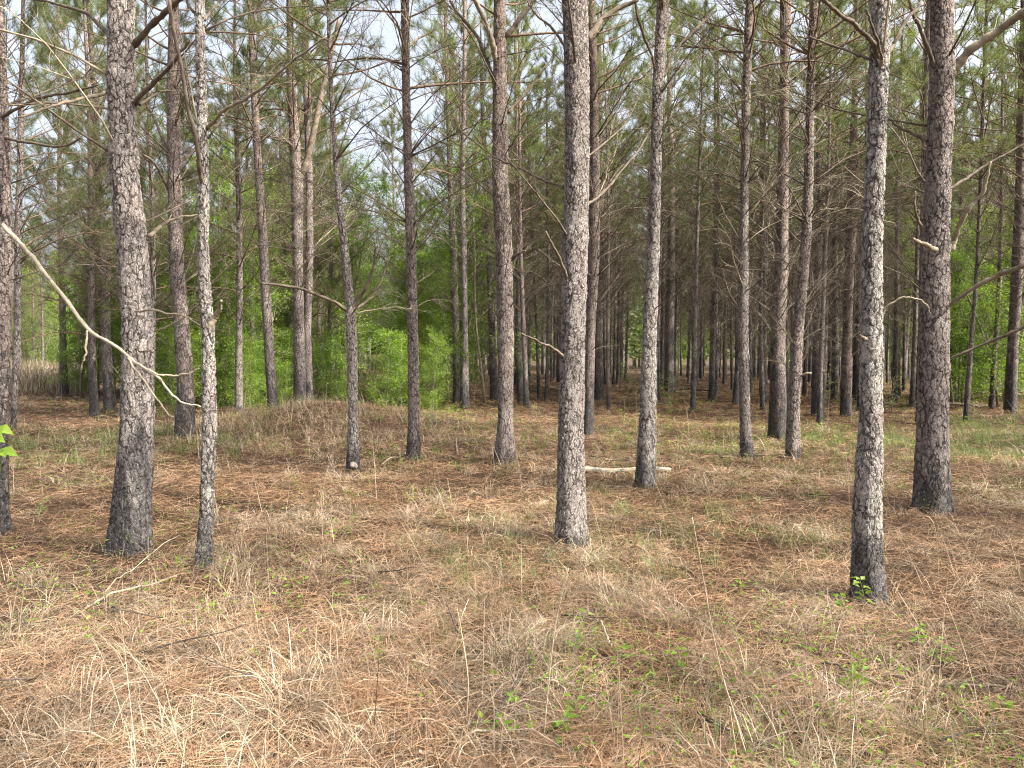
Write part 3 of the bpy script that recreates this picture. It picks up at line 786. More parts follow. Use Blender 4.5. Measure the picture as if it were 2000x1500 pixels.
pine('second thinner dark pole seen between the nearest and the very thick pine',
     [(250, 1768, 1774), (650, 1764, 1771), (764, 1761, 1770)], char=1.5, seed=39, branch_from=1.5)

# whitish resin lump at the foot of the forked pine
rng = np.random.default_rng(5)
mb = MB()
c0 = at(690, 908, DF - 0.10) - oF
for q in range(5):
    a = np.linspace(0, np.pi, 6); cc = c0 + rng.normal(0, 0.018, 3)
    tube(mb, cc + np.stack([np.zeros(6), np.zeros(6), -0.035 * np.cos(a)], -1), 0.032 * np.sin(a) + 0.002, 8)
M_PALE = make_wood('pale_fungus', (0.22, 0.175, 0.16), (0.38, 0.32, 0.295), 40)
tag(link('bark_patch', mb.mesh('bark_patch', [M_PALE]), tF), label='whitish pink lump at the foot')

# ------------------------------------------------------------------ the far rows of the plantation
def clear_of(x, y, d):
    return all((x - a) ** 2 + (y - b) ** 2 > d * d for a, b in ALL_TREES)

rng = np.random.default_rng(42)
LBL_FAR = 'slender dark pine deep in the crowded rows, one of many alike'
LBL_FARL = 'slender pine with green lower boughs in the open stand behind the leafy thicket'
nf = 0
for i in range(-17, 28):
    for j in range(0, 20):
        x = i * 2.3 + 0.4 + rng.normal(0, 0.28)
        y = 17.5 + j * 2.05 + rng.normal(0, 0.3)
        if abs(x) > 0.72 * y + 1.5: continue
        px, _ = project(x, y, 0)
        if not clear_of(x, y, 1.25): continue
        if px < 960:
            keep = 0.46
            if px < 640: keep = 0.6
            if 640 < px < 900: keep = 0.22 if y > 30 else 0.0
            if y < 24: keep *= 0.8
            if px < 150: keep *= 0.15
            if y > 30 and px < 500: keep = 0.0
            if rng.random() > keep: continue
            far_pine(x, y, rng, LBL_FARL, 'pines in the open stand behind the leafy thicket', rng.uniform(0.85, 1.1), low=True)
        else:
            if 1225 < px < 1262 and y > 22: continue
            if px > 1860 and y > 22 and rng.random() > 0.45: continue
            if y < 20 and px < 1420: continue
            far_pine(x, y, rng, LBL_FAR, 'pines deep in the crowded rows', rng.uniform(0.85, 1.08))
        nf += 1
for px, y, sc in ((43, 41, .7), (66, 43, .75), (82, 40, .7)):
    tt = far_pine((px - CX) / F_PX * y, y, rng, 'one of three pale sunlit trunks standing in the sunny clearing', 'pale trunks in the sunny clearing', sc)
    tt.children[0]['pale'] = 1.0; tt.children[0]['char'] = 0.1; tt.children[0]['red'] = 0.0  # sunlit look of these trunks painted in as paler, barely charred bark

# pines of the same stand outside the frame; they shade the ground in view
for i in range(60):
    x = rng.uniform(4.5, 24); y = rng.uniform(-9, 16)
    if abs(x) < 0.78 * y + 2.6 or not clear_of(x, y, 2.3): continue
    far_pine(x, y, rng, 'pine of the same stand beyond the picture edge', 'pines beyond the picture edge', rng.uniform(0.95, 1.1))
    ALL_TREES.append((x, y))

# ------------------------------------------------------------------ broad-leaved thicket
def sapling_meshes(seed, H, spread, nleaf, low=0.06):
    rng = np.random.default_rng(seed)
    st = MB(); fo = MB()
    n = 12
    P = wander((0, 0, -0.1), rng.uniform(0, 6), 1.5, H, n, rng, 0.0, 0.05)
    tube(st, P, np.linspace(0.010 + 0.004 * H, 0.006, n), 7)
    ends = []
    nb = int(14 + H * 4)
    for j in range(nb):
        t = low + (1 - low) * (j + rng.random()) / nb
        x = t * (n - 1); i = min(int(x), n - 2)
        b = P[i] + (P[i + 1] - P[i]) * (x - i)
        L = spread * rng.uniform(0.45, 1.1) * (1.1 - t) ** 0.6 + 0.2
        Q = wander(b, j * 2.4 + rng.normal(0, .5), rng.uniform(0.1, 0.8), L, 6, rng, rng.uniform(0.0, 0.6), 0.16)
        tube(st, Q, np.linspace(0.004 + 0.005 * L, 0.0022, 6), 4, cap=False)
        for q in range(4):
            b2 = Q[rng.integers(1, 6)]
            Q2 = wander(b2, rng.uniform(0, 6.28), rng.uniform(-0.2, 0.6), L * rng.uniform(0.25, 0.5), 4, rng, 0.3, 0.2)
            tube(st, Q2, np.linspace(0.0025, 0.0015, 4), 3, cap=False)
            ends.append(Q2)
        ends.append(Q[2:])
    m = max(1, nleaf // len(ends))
    for e in ends:
        k = rng.integers(int(m * .6), int(m * 1.4) + 1)
        if k < 1: continue
        s = rng.uniform(0, len(e) - 1.001, k); i = s.astype(int)
        B = e[i] + (e[i + 1] - e[i]) * (s - i)[:, None] + rng.normal(0, 0.09, (k, 3))
        az = rng.uniform(0, 6.283, k); el = rng.uniform(-0.7, 0.35, k)
        D = np.stack([np.cos(az) * np.cos(el), np.sin(az) * np.cos(el), np.sin(el)], -1)
        N = np.stack([rng.normal(0, .5, k), rng.normal(0, .5, k), np.ones(k)], -1)
        L = rng.uniform(0.032, 0.070, k)
        leaf_cards(fo, B, D, N, L, L * rng.uniform(0.6, 0.85, k))
    return st.mesh('stem', [M_STEM]), fo.mesh('foliage', [M_LEAF], smooth=False)

SAPS = [sapling_meshes(300 + i, 5.2 + 0.7 * (i % 3), 1.3, 6400) for i in range(4)]
SHRUBS = [sapling_meshes(340 + i, 2.3 + 0.4 * i, 0.95, 3600, 0.02) for i in range(3)]
BUSHES = [sapling_meshes(360 + i, 0.8 + 0.3 * i, 0.38, 260, 0.05) for i in range(3)]

def sapling(x, y, rng, label, group, lib, scale=1.0, name='leafy_sapling', cat='sapling'):
    st, fo = lib[rng.integers(len(lib))]
    t = thing(name, label, cat, gp(x, y), group)
    t.rotation_euler = (rng.normal(0, .04), rng.normal(0, .04), rng.uniform(0, 6.283))
    t.scale = (scale,) * 3
    link('stem', st, t); link('foliage', fo, t)
    return t

rng = np.random.default_rng(77)
for i in range(42):
    px = rng.uniform(250, 960); y = rng.uniform(22.5, 36)
    if px < 420: y = rng.uniform(23, 34)
    x = (px - CX) / F_PX * y
    if not clear_of(x, y, 0.5): continue
    sapling(x, y, rng, 'fresh green broad-leaved sapling in the thicket behind the mound', 'saplings in the thicket behind the mound', SAPS, rng.uniform(0.85, 1.35))
for i in range(34):
    px = rng.uniform(300, 900); y = rng.uniform(19.5, 25)
    x = (px - CX) / F_PX * y
    if not clear_of(x, y, 0.5): continue
    sapling(x, y, rng, 'low leafy shrub at the foot of the thicket behind the mound', 'shrubs at the foot of the thicket', SHRUBS, rng.uniform(0.55, 0.95), 'leafy_shrub', 'shrub')
for i in range(30):
    px = rng.uniform(10, 330); y = rng.uniform(26, 33)
    x = (px - CX) / F_PX * y
    if px < 150: y += 17; x = (px - CX) / F_PX * y
    sapling(x, y, rng, 'broad-leaved sapling beside the sunny clearing', 'saplings beside the sunny clearing', SAPS, rng.uniform(0.8, 1.2))
for i in range(24):
    px = rng.uniform(1860, 2130); y = rng.uniform(20.5, 29)
    x = (px - CX) / F_PX * y
    if not clear_of(x, y, 0.5): continue
    sapling(x, y, rng, 'shaded green sapling behind the thin leaning dark pine', 'saplings behind the thin leaning pine', SAPS, rng.uniform(0.85, 1.2))
for (px, py, s, lab) in ((1307, 790, 1.2, 'knee-high leafy bush round the foot of the lit pine behind the curved trunk'), (1235, 792, 1.0, 'small bush with a bare pole beside the curved trunk'), (1213, 745, 1.5, 'young bush between far trunks left of the curved trunk'),
                         (1620, 800, 1.1, 'small bush between two dark pines beyond the trio'), (1742, 805, 1.0, 'small green bush between the nearest and the very thick pine'), (1975, 770, 1.6, 'white-budded bush by the shadowed stout pine'),
                         (845, 852, .55, 'low dark evergreen tuft beside the straight slim trunk'), (325, 850, .8, 'small bush at the foot of the brown trunk behind the gap')):
    g = on_ground(px, py)
    sapling(g[0], g[1], rng, lab.replace(' left of', ' near'), None, BUSHES, s, 'leafy_bush', 'bush')

for i in range(16):
    px = rng.uniform(960, 1900); y = rng.uniform(54, 62)
    sapling((px - CX) / F_PX * y, y, rng, 'sunlit yellow-green sapling far off at the end of the rows', 'saplings at the far end of the rows', SAPS, rng.uniform(0.7, 1.1))

# a leafy sapling whose top shows at the picture's edge
g = gp(-1.86, 2.62)
t = thing('leafy_seedling', 'bright green lobed leaves poking in at the picture edge', 'seedling', g)
rng = np.random.default_rng(9)
mb = MB(); P = wander((0, 0, -0.05), 2.0, 1.52, 1.32, 9, rng, 0.0, 0.04); tube(mb, P, np.linspace(0.007, 0.003, 9), 6)
link('stem', mb.mesh('stem', [M_STEM]), t)
mb = MB()
tips = np.array([at(-5, 835, 2.6), at(4, 878, 2.6), at(-20, 850, 2.55), at(-30, 880, 2.65)]) - g
for q, e in enumerate(tips):
    b = P[5 + q % 3]; D = (e - b)
    k = 3
    az = math.atan2(D[1], D[0])
    for s in (-0.7, 0, 0.7):
        d = np.array([math.cos(az + s), math.sin(az + s), -0.25 - 0.1 * abs(s)])
        leaf_cards(mb, np.array([e - dirv(az, 0) * 0.03]), d[None], np.array([[0.1, -0.6, 0.8]]), np.array([0.07]), np.array([0.045]))
    tube(mb, np.array([b, (b + e) / 2 + [0, 0, 0.02], e]), 0.0022, 4)
link('foliage', mb.mesh('foliage', [M_LEAF], smooth=False), t)

# ------------------------------------------------------------------ the wood beyond: one mass that closes the view
rng = np.random.default_rng(11)
mb = MB()
for i in range(420):
    px = rng.uniform(-250, 2250); y = rng.uniform(68, 100)
    x = (px - CX) / F_PX * y
    z0 = float(h(x, y)); hh = rng.uniform(9, 14)
    tube(mb, np.array([[x, y, z0 - .2], [x + rng.normal(0, .1), y, z0 + hh * .5], [x + rng.normal(0, .3), y, z0 + hh]]), [0.15, 0.11, 0.03], 6, 0)
    k = 260
    hz = z0 + hh * (0.25 + 0.8 * rng.random(k) ** 0.8) if px < 980 else z0 + hh * (0.1 + 0.9 * rng.random(k))
    r = 2.3 * (1.15 - (hz - z0) / hh).clip(0.15, 1)
    a = rng.uniform(0, 6.28, k); rr = r * np.sqrt(rng.random(k))
    C = np.stack([x + rr * np.cos(a), y + rr * np.sin(a), hz], -1)
    az = rng.uniform(0, 6.283, k); el = rng.uniform(-0.7, 0.7, k)
    D = np.stack([np.cos(az) * np.cos(el), np.sin(az) * np.cos(el), np.sin(el)], -1)
    L = rng.uniform(0.35, 0.75, k)
    leaf_cards(mb, C, D, rng.normal(size=(k, 3)), L, L * 0.5, 1 if rng.random() < (0.4 if px > 900 else 0.65) else 2)
far = link('far_woods', mb.mesh('far_woods', [M_BARK_FAR, M_LEAF, M_NEEDLE], smooth=False))
tag(far, 'distant wood of pale trunks and leaves closing the view', kind='stuff')
far['pale'] = 0.5; far['char'] = 0.3; far['red'] = 0.0
# ------------------------------------------------------------------ ground cover
def vnoise(x, y, s, seed):
    """smooth value noise in 0..1"""
    r = np.random.default_rng(seed); g = r.random((64, 64))
    u = x * s; v = y * s
    i = np.floor(u).astype(int); j = np.floor(v).astype(int); f = u - i; k = v - j
    f = f * f * (3 - 2 * f); k = k * k * (3 - 2 * k)
    a = g[i % 64, j % 64]; b = g[(i + 1) % 64, j % 64]; c = g[i % 64, (j + 1) % 64]; d = g[(i + 1) % 64, (j + 1) % 64]
    return (a * (1 - f) + b * f) * (1 - k) + (c * (1 - f) + d * f) * k

def scatter(n, rng, d0=1.9, d1=60.0, power=2.0, amax=0.82):
    """points in the wedge before the camera, thinning out with distance"""
    q = 2.0 - power
    u = rng.random(n)
    d = d0 * (d1 / d0) ** u if abs(q) < 1e-6 else (d0 ** q + u * (d1 ** q - d0 ** q)) ** (1 / q)
    a = rng.uniform(-amax, amax, n)
    return d * np.tan(a) * 0.95, d, d

rng = np.random.default_rng(21)
# pine straw lying on the ground
mb = MB()
N = 260000
x, y, d = scatter(N, rng)
keep = vnoise(x, y, 0.55, 1) * 0.6 + vnoise(x, y, 1.7, 2) * 0.4 + rng.random(N) * 0.5 > 0.42
x, y, d = x[keep], y[keep], d[keep]; n = len(x)
grow = np.clip(d / 5.0, 1, 9)
P = np.stack([x, y, h(x, y) + rng.uniform(0.0, 0.09, n) * (0.3 + vnoise(x, y, 3.0, 3))], -1)
blades(mb, P, rng.uniform(0, 6.283, n), rng.normal(0.06, 0.16, n), rng.uniform(0.10, 0.20, n) * grow ** 0.35, 0.0027 * grow ** 0.85, rng.normal(0.15, 0.25, n), 2, roll=rng.uniform(-0.7, 0.7, n))
c = on_ground(690, 1385); n = 1500
ra = rng.normal(0, .11, (n, 2)); xx = c[0] + ra[:, 0]; yy = c[1] + ra[:, 1]
blades(mb, np.stack([xx, yy, h(xx, yy) + 0.10 * np.exp(-(ra ** 2).sum(1) / .02) * rng.random(n)], -1), rng.uniform(0, 6.283, n), rng.uniform(-.2, .7, n), rng.uniform(.10, .2, n), np.full(n, .0024), rng.uniform(0.2, 1.2, n), 2)
tag(link('pine_straw', mb.mesh('pine_straw', [M_STRAW])), 'rust-brown fallen pine needles carpeting the ground', kind='stuff')

# dry grass in tufts, bent over
def tufts(mb, nt, per, rng, spread, Lr, el_r, curl_r, w, d0=1.9, d1=55.0, power=1.9, mask=None, nseg=3, comb=0.8):
    x, y, d = scatter(nt, rng, d0, d1, power)
    if mask is not None:
        k = mask(x, y, d, rng); x, y, d = x[k], y[k], d[k]
    nt = len(x)
    per_d = np.maximum(6, (per * rng.uniform(0.4, 1.5, nt) * np.clip(7.0 / d, 0.45, 1)).astype(int))
    idx = np.repeat(np.arange(nt), per_d); n = len(idx)
    size = rng.uniform(0.55, 1.3, nt)[idx]
    a = rng.uniform(0, 6.283, n); r = spread * size * np.sqrt(rng.random(n))
    bx = x[idx] + r * np.cos(a); by = y[idx] + r * np.sin(a)
    grow = np.clip(d[idx] / 5.5, 1, 9)
    flow = rng.uniform(0, 6.283, nt)[idx]
    az = a + rng.normal(0, 0.6, n)
    az = np.where(rng.random(n) < comb * 0.5, flow + rng.normal(0, 0.5, n), az)
    blades(mb, np.stack([bx, by, h(bx, by) - 0.01], -1), az, rng.uniform(*el_r, n), rng.uniform(*Lr, n) * size, w * rng.uniform(0.6, 1.3, n) * grow ** 0.85, rng.uniform(*curl_r, n), nseg, roll=rng.uniform(-0.6, 0.6, n))

mb = MB()
dense = lambda x, y, d, rng: vnoise(x, y, 0.5, 8) * 0.6 + vnoise(x, y, 1.4, 9) * 0.4 + rng.normal(0, 0.09, len(x)) + np.where(y < 4.6, 0.07, 0) + 0.13 * np.exp(-((y - 13.5) / 4.0) ** 2) > 0.485
tufts(mb, 6200, 72, rng, 0.08, (0.10, 0.26), (0.2, 1.35), (1.1, 3.0), 0.0032, mask=dense)
tufts(mb, 900, 14, rng, 0.10, (0.20, 0.40), (0.3, 1.35), (0.5, 2.0), 0.0036, mask=dense)
tufts(mb, 430, 110, rng, 0.15, (0.18, 0.40), (0.6, 1.45), (1.3, 3.0), 0.0042, d1=16, power=1.6, mask=dense, nseg=4)
foot = [(a, b) for a, b in ALL_TREES if 4 < b < 16 and abs(a) < 0.8 * b]
for a, b in foot:
    n = 110; aa = rng.uniform(0, 6.283, n); rr = rng.uniform(0.10, 0.42, n)
    xx = a + rr * np.cos(aa); yy = b + rr * np.sin(aa)
    blades(mb, np.stack([xx, yy, h(xx, yy) - .01], -1), rng.uniform(0, 6.283, n), rng.uniform(0.2, 1.4, n), rng.uniform(0.10, 0.30, n), np.full(n, 0.0036 * max(1, b / 6)), rng.uniform(0.4, 2.2, n), 3)
tufts(mb, 2000, 22, rng, 0.22, (0.12, 0.30), (-0.05, 0.4), (0.0, 0.7), 0.0038)
# brush on the mound
bx = rng.normal(-4.2, 1.7, 420); by = rng.normal(14.8, 1.5, 420)
n = len(bx) * 14
idx = np.repeat(np.arange(420), 14); xx = bx[idx] + rng.normal(0, .12, n); yy = by[idx] + rng.normal(0, .12, n)
blades(mb, np.stack([xx, yy, h(xx, yy)], -1), rng.uniform(0, 6.283, n), rng.uniform(0.3, 1.4, n), rng.uniform(0.15, 0.45, n), np.full(n, 0.0060), rng.uniform(0.2, 1.4, n), 3)
# tall pale grass of the clearing beyond
n = 9000
px = rng.uniform(-80, 190, n); yy = rng.uniform(30, 50, n); xx = (px - CX) / F_PX * yy
blades(mb, np.stack([xx, yy, h(xx, yy)], -1), rng.uniform(0, 6.283, n), rng.uniform(1.1, 1.5, n), rng.uniform(0.7, 1.5, n), np.full(n, 0.022), rng.uniform(0.0, 0.7, n), 3)
tag(link('dry_grass', mb.mesh('dry_grass', [M_DRY])), 'straw-coloured dead grass lying in bent tufts', kind='stuff')

# upright dry stems
mb = MB()
x, y, d = scatter(1500, rng, 2.2, 40, 1.4); n = len(x)
blades(mb, np.stack([x, y, h(x, y)], -1), rng.uniform(0, 6.283, n), rng.uniform(0.9, 1.54, n), rng.uniform(0.25, 0.75, n), 0.0032 * np.clip(d / 6, 1, 6) ** .8, rng.uniform(-.1, 0.5, n), 4)
tag(link('dry_stems', mb.mesh('dry_stems', [M_DRY])), 'thin upright pale stems scattered through the dead grass', kind='stuff')

# young green grass and small weeds
mb = MB()
green = lambda x, y, d, rng: (vnoise(x, y, 0.45, 14) + 0.42 * np.exp(-((x - 7.5) / 4.5) ** 2 - ((y - 13.5) / 3.5) ** 2) + 0.25 * np.exp(-((x + 6.5) / 3.0) ** 2 - ((y - 12) / 2.0) ** 2) + rng.normal(0, .1, len(x)) > 0.63) 
tufts(mb, 3200, 22, rng, 0.10, (0.10, 0.26), (0.6, 1.5), (0.1, 1.2), 0.0032, mask=green)
for (cx, cy, sx, sy, nt) in ((7.2, 13.0, 3.2, 1.9, 620), (11.5, 16, 2.5, 2.0, 260), (-7.6, 13.0, 1.6, 1.4, 200), (-5.3, 12.2, .6, .6, 40), (-1.0, 16, 1.5, 1.5, 60)):
    xx = rng.normal(cx, sx, nt); yy = rng.normal(cy, sy, nt)
    i = np.repeat(np.arange(nt), 16); n = len(i)
    xx = xx[i] + rng.normal(0, .07, n); yy = yy[i] + rng.normal(0, .07, n)
    blades(mb, np.stack([xx, yy, h(xx, yy)], -1), rng.uniform(0, 6.283, n), rng.uniform(.6, 1.5, n), rng.uniform(.10, .28, n), np.full(n, .0062), rng.uniform(.2, 1.4, n), 3)
tag(link('green_grass', mb.mesh('green_grass', [M_GREEN])), 'sparse fresh green grass coming up through the dead grass', kind='stuff')
mb = MB()
x, y, d = scatter(5600, rng, 2.0, 34, 1.7)
k = (vnoise(x, y, 0.6, 17) + np.where((x > 0.0) & (y < 5.5), 0.14, 0) + rng.normal(0, .1, len(x))) > 0.66
x, y, d = x[k], y[k], d[k]
for rep in range(6):
    n = len(x)
    a = rng.uniform(0, 6.283, n); hgt = rng.uniform(0.03, 0.20, n)
    B = np.stack([x + 0.03 * np.cos(a), y + 0.03 * np.sin(a), h(x, y) + hgt], -1)
    D = np.stack([np.cos(a), np.sin(a), rng.uniform(-.3, .6, n)], -1)
    L = rng.uniform(0.014, 0.040, n) * np.clip(d / 7, 1, 3)
    leaf_cards(mb, B, D, np.stack([rng.normal(0, .4, n), rng.normal(0, .4, n), np.ones(n)], -1), L, L * 0.5)
tag(link('weeds', mb.mesh('weeds', [M_LEAF], smooth=False)), 'small green weeds dotted over the ground', kind='stuff')

# ------------------------------------------------------------------ leafy seedlings standing in the grass
def seedling(px, py, hgt, nl, leaf, label, seed):
    rng = np.random.default_rng(seed)
    g = on_ground(px, py)
    t = thing('leafy_seedling', label, 'seedling', g)
    st, fo = MB(), MB()
    ns = max(1, nl // 9)
    for s in range(ns):
        P = wander((rng.normal(0, .04 * (ns > 1)), rng.normal(0, .04 * (ns > 1)), -0.02), rng.uniform(0, 6.28), rng.uniform(1.25, 1.55), hgt * rng.uniform(.7, 1.1), 7, rng, 0.2, 0.09)
        tube(st, P, np.linspace(0.0032, 0.0014, 7), 5)
        m = nl // ns
        for q in range(m):
            f = 0.25 + 0.75 * (q + rng.random()) / m; xx = f * 6; i = min(int(xx), 5)
            b = P[i] + (P[i + 1] - P[i]) * (xx - i)
            a = q * 2.4 + rng.normal(0, .4); L = leaf * rng.uniform(.6, 1.15)
            e = b + dirv(a, 0.35) * 0.012
            leaf_cards(fo, e[None], dirv(a, rng.uniform(-.25, .55))[None], np.array([[rng.normal(0, .25), -0.25 + rng.normal(0, .2), 1.0]]), np.array([L]), np.array([L * rng.uniform(.5, .68)]))
    link('stem', st.mesh('stem', [M_STEM]), t)
    link('foliage', fo.mesh('foliage', [M_LEAF], smooth=False), t)

for k, s in enumerate([
    (1690, 1190, .32, 16, .062, 'leafy seedling in front of the burnt foot of the nearest pine'),
    (1655, 1215, .20, 14, .050, 'dark low seedling in the grass just before the nearest pine'),
    (1438, 1168, .20, 8, .045, 'pale-leaved seedling alone on the pine straw before the trio'),
    (1790, 1265, .16, 14, .055, 'seedling with bright leaves past the nearest pine, topmost of a loose cluster'),
    (1830, 1300, .18, 18, .050, 'bushy low seedling in the middle of the loose cluster past the nearest pine'),
    (1645, 1345, .18, 18, .055, 'green seedling growing beside the long thin fallen branch'),
    (1690, 1330, .22, 10, .050, 'spindly seedling by the long thin fallen branch'),
    (1960, 1405, .16, 16, .060, 'seedling with pointed leaves at the end of the long thin fallen branch'),
    (1080, 1445, .16, 14, .052, 'round-leaved seedling beside a tall dry stalk'),
    (1130, 1410, .14, 10, .050, 'small round-leaved seedling close to the one by the dry stalk'),
    (1165, 1400, .12, 10, .045, 'tiny seedling next to the forked grey twig'),
    (1330, 1320, .16, 14, .045, 'seedling in thick weeds among the dead grass'),
    (1195, 1310, .20, 10, .045, 'slender seedling below the curved bleached twig'),
    (650, 1378, .10, 6, .050, 'lone two-leaved seedling beside a heap of red pine straw'),
    (925, 1455, .12, 12, .045, 'low seedling just above the pale stick at the bottom edge'),
    (965, 1445, .12, 10, .045, 'small seedling touching the pale stick at the bottom edge'),
    (660, 1055, .28, 26, .050, 'loose green seedling clump on the sunlit straw'),
    (75, 1020, .26, 24, .045, 'green seedling clump between the edge trunk and the thickest trunk'),
    (360, 1120, .18, 12, .045, 'yellow-green seedling at the foot of the slim pale trunk'),
    (1225, 1000, .20, 12, .040, 'small weed between the stout grey trunk and the log'),
    (1115, 1290, .30, 16, .035, 'tall thin green weed beside the bleached stick'),
]):
    seedling(*s, seed=500 + k)

# ------------------------------------------------------------------ fallen branches, log, snag, tall stalks
def ground_stick(label, pts, r0, r1, mat, name='fallen_branch', cat='branch', twigs=2, seed=0, lift=0.03, k=7):
    rng = np.random.default_rng(700 + seed)
    G = np.array([on_ground(*p) for p in pts])
    P = smooth_path(G, 6 * len(G))
    P[:, 2] = h(P[:, 0], P[:, 1]) + lift + r0 + 0.02 * np.sin(np.linspace(0, 9, len(P)) + seed)
    P += rng.normal(0, 0.003, P.shape)
    o = P[0].copy()
    mb = MB(); tube(mb, P, np.linspace(r0, r1, len(P)), k)
    for q in range(twigs):
        i = int(rng.integers(len(P) // 4, len(P) - 2)); dd = P[i + 1] - P[i]
        dead_branch(mb, P[i], math.atan2(dd[1], dd[0]) + rng.choice([-1, 1]) * rng.uniform(.4, 1), rng.uniform(0, .3), rng.uniform(.12, .35), r1 * .7 + .001, rng, twigs=2, droop=.4, k=4, sub=False)
    b = link(name, mb.mesh(name, [mat], origin=o), None, o)
    return tag(b, label, cat)

ground_stick('thin grey twig curving through the grass to a forked end', [(800, 1312), (860, 1325), (920, 1338), (970, 1375), (1020, 1420)], .0055, .003, M_DEADPALE, seed=1)
ground_stick('pale stick lying at the very bottom of the picture', [(820, 1496), (880, 1478), (930, 1455), (1020, 1448)], .007, .005, M_DEADPALE, seed=2, twigs=0)
ground_stick('dark rotten stick in two pieces, upper of the pair before the stout grey trunk', [(1226, 1066), (1262, 1078)], .013, .010, M_DARKSTICK, seed=3, twigs=0, k=8, lift=.0)
ground_stick('dark rotten stick lying lower and longer before the stout grey trunk', [(1310, 1105), (1345, 1122), (1392, 1145)], .014, .009, M_DARKSTICK, seed=4, twigs=1, lift=.0)
ground_stick('long straight twig pointing up towards the slim pale trunk', [(165, 1195), (230, 1172), (290, 1148), (345, 1140)], .008, .004, M_DEADPALE, seed=5)
ground_stick('light stem leaning across the long straight twig', [(205, 1175), (260, 1125), (350, 1065)], .004, .003, M_DEADPALE, seed=6, lift=.06, twigs=0)
ground_stick('short dark stick standing out of the grass below the thickest trunk', [(235, 1222), (210, 1190), (186, 1155)], .006, .004, M_DARKSTICK, seed=7, lift=.05, twigs=0)
ground_stick('long thin brown fallen branch across the grass below the nearest pine', [(1610, 1312), (1700, 1340), (1800, 1355), (1900, 1358), (2010, 1350)], .008, .006, M_DEAD, seed=8)
ground_stick('forked grey twig lying crosswise near the round-leaved seedlings', [(1000, 1335), (1030, 1345), (1075, 1348), (1117, 1343)], .006, .006, M_DEADPALE, seed=9, twigs=3)
ground_stick('curved bleached twig arching out of weeds', [(1130, 1215), (1165, 1238), (1185, 1265), (1195, 1290)], .005, .004, M_DEADPALE, seed=10, lift=.07, twigs=0)
ground_stick('short grey stick with a white end among weeds', [(1240, 1345), (1265, 1370), (1282, 1396)], .006, .005, M_DEAD, seed=11, twigs=0)
ground_stick('twisted twig ending in a fork below the grey twig', [(1080, 1350), (1105, 1370), (1130, 1378), (1165, 1383)], .004, .003, M_DEADPALE, seed=12, twigs=2)
ground_stick('thin branch on bare straw behind the pale log', [(1150, 898), (1190, 903), (1245, 912)], .014, .008, M_DEAD, seed=13)
ground_stick('thin branch lying in front of the close trio', [(1405, 900), (1450, 898), (1490, 896), (1580, 903)], .013, .008, M_DEAD, seed=14)
ground_stick('grey pole lying in shade beside the shadowed stout pine', [(1700, 795), (1780, 793), (1850, 795), (1940, 797)], .05, .035, M_DEAD, seed=15, twigs=0)
ground_stick('dark branch lying across the open aisle between the rows', [(1310, 764), (1350, 764), (1395, 768)], .05, .03, M_DARKSTICK, seed=16, twigs=1)
ground_stick('broken stick propped at the foot of the straight slim trunk', [(745, 912), (770, 902), (800, 888)], .012, .006, M_DEADPALE, seed=17, twigs=0, lift=.05)
ground_stick('thin stick crossing the straw beyond the lower dark stick', [(1226, 1046), (1262, 1040), (1300, 1030)], .006, .004, M_DEAD, seed=18, twigs=0)

# pale log with patches of dark bark left on it
def make_log_mat():
    m, n, l, bs, out = nodes_of('barkless_log')
    tc = n.new('ShaderNodeTexCoord').outputs['Object']
    a = noise(n, l, tc, 7.0, 4, 0.6).outputs['Fac']; b = noise(n, l, vmath(n, l, 'MULTIPLY', tc, (.2, 1, 1)), 45.0, 3).outputs['Fac']
    wood = mixc(n, l, b, (0.20, 0.178, 0.13), (0.41, 0.37, 0.28))
    l.new(mixc(n, l, maprange(n, l, a, 0.50, 0.60), wood, (0.11, 0.095, 0.085)), bs.inputs['Base Color'])
    bs.inputs['Roughness'].default_value = 0.8
    return m
M_LOG = make_log_mat()
lg = ground_stick('pale barkless log lying between the stout grey trunk and the curved trunk', [(1100, 922), (1310, 923)], .050, .030, M_LOG, name='fallen_log', cat='log', twigs=1, seed=19, lift=-.02, k=14)

# snag: a short broken dead stem
g = on_ground(893, 888)
rng = np.random.default_rng(31); mb = MB()
P = wander((0, 0, -.05), 2.5, 1.45, .42, 6, rng, 0, .05); tube(mb, P, np.array([.030, .026, .022, .017, .012, .005]), 8)
dead_branch(mb, P[3], 0.4, 1.3, .22, .006, rng, twigs=2, k=4, sub=False)
tag(link('dead_snag', mb.mesh('dead_snag', [M_DEAD]), None, g), 'short broken dead stem standing in grass beside the middle second-row trunk', 'snag')

def stalk(label, pts, seed, w=0.0028, n_head=0):
    """tall dry weed stem, foot first; points in the photo, standing at the foot's distance"""
    rng = np.random.default_rng(800 + seed)
    g = on_ground(*pts[0])
    P = smooth_path(np.array([at(p[0], p[1], g[1] - 0.12 * i) for i, p in enumerate(pts)]), 7 * len(pts)); P[0] = g - [0, 0, .02]
    mb = MB(); tube(mb, P, np.linspace(w, w * .5, len(P)), 5)
    for q in range(n_head):
        i = int(rng.integers(len(P) * 2 // 3, len(P))); Q = wander(P[i], rng.uniform(0, 6.28), rng.uniform(.4, 1.2), rng.uniform(.04, .10), 4, rng, .5, .1)
        tube(mb, Q, np.linspace(w * .5, w * .25, 4), 3)
    tag(link('dry_stalk', mb.mesh('dry_stalk', [M_STALK], origin=g), None, g), label, 'dry stalk')
M_STALK = make_wood('dry_stalk', (0.42, 0.33, 0.21), (0.66, 0.56, 0.40), 20)
stalk('tallest pale dry stalk leaning from the round-leaved seedlings to the stout grey trunk', [(1061, 1448), (1072, 1330), (1085, 1220), (1110, 1110)], 1, .0033)
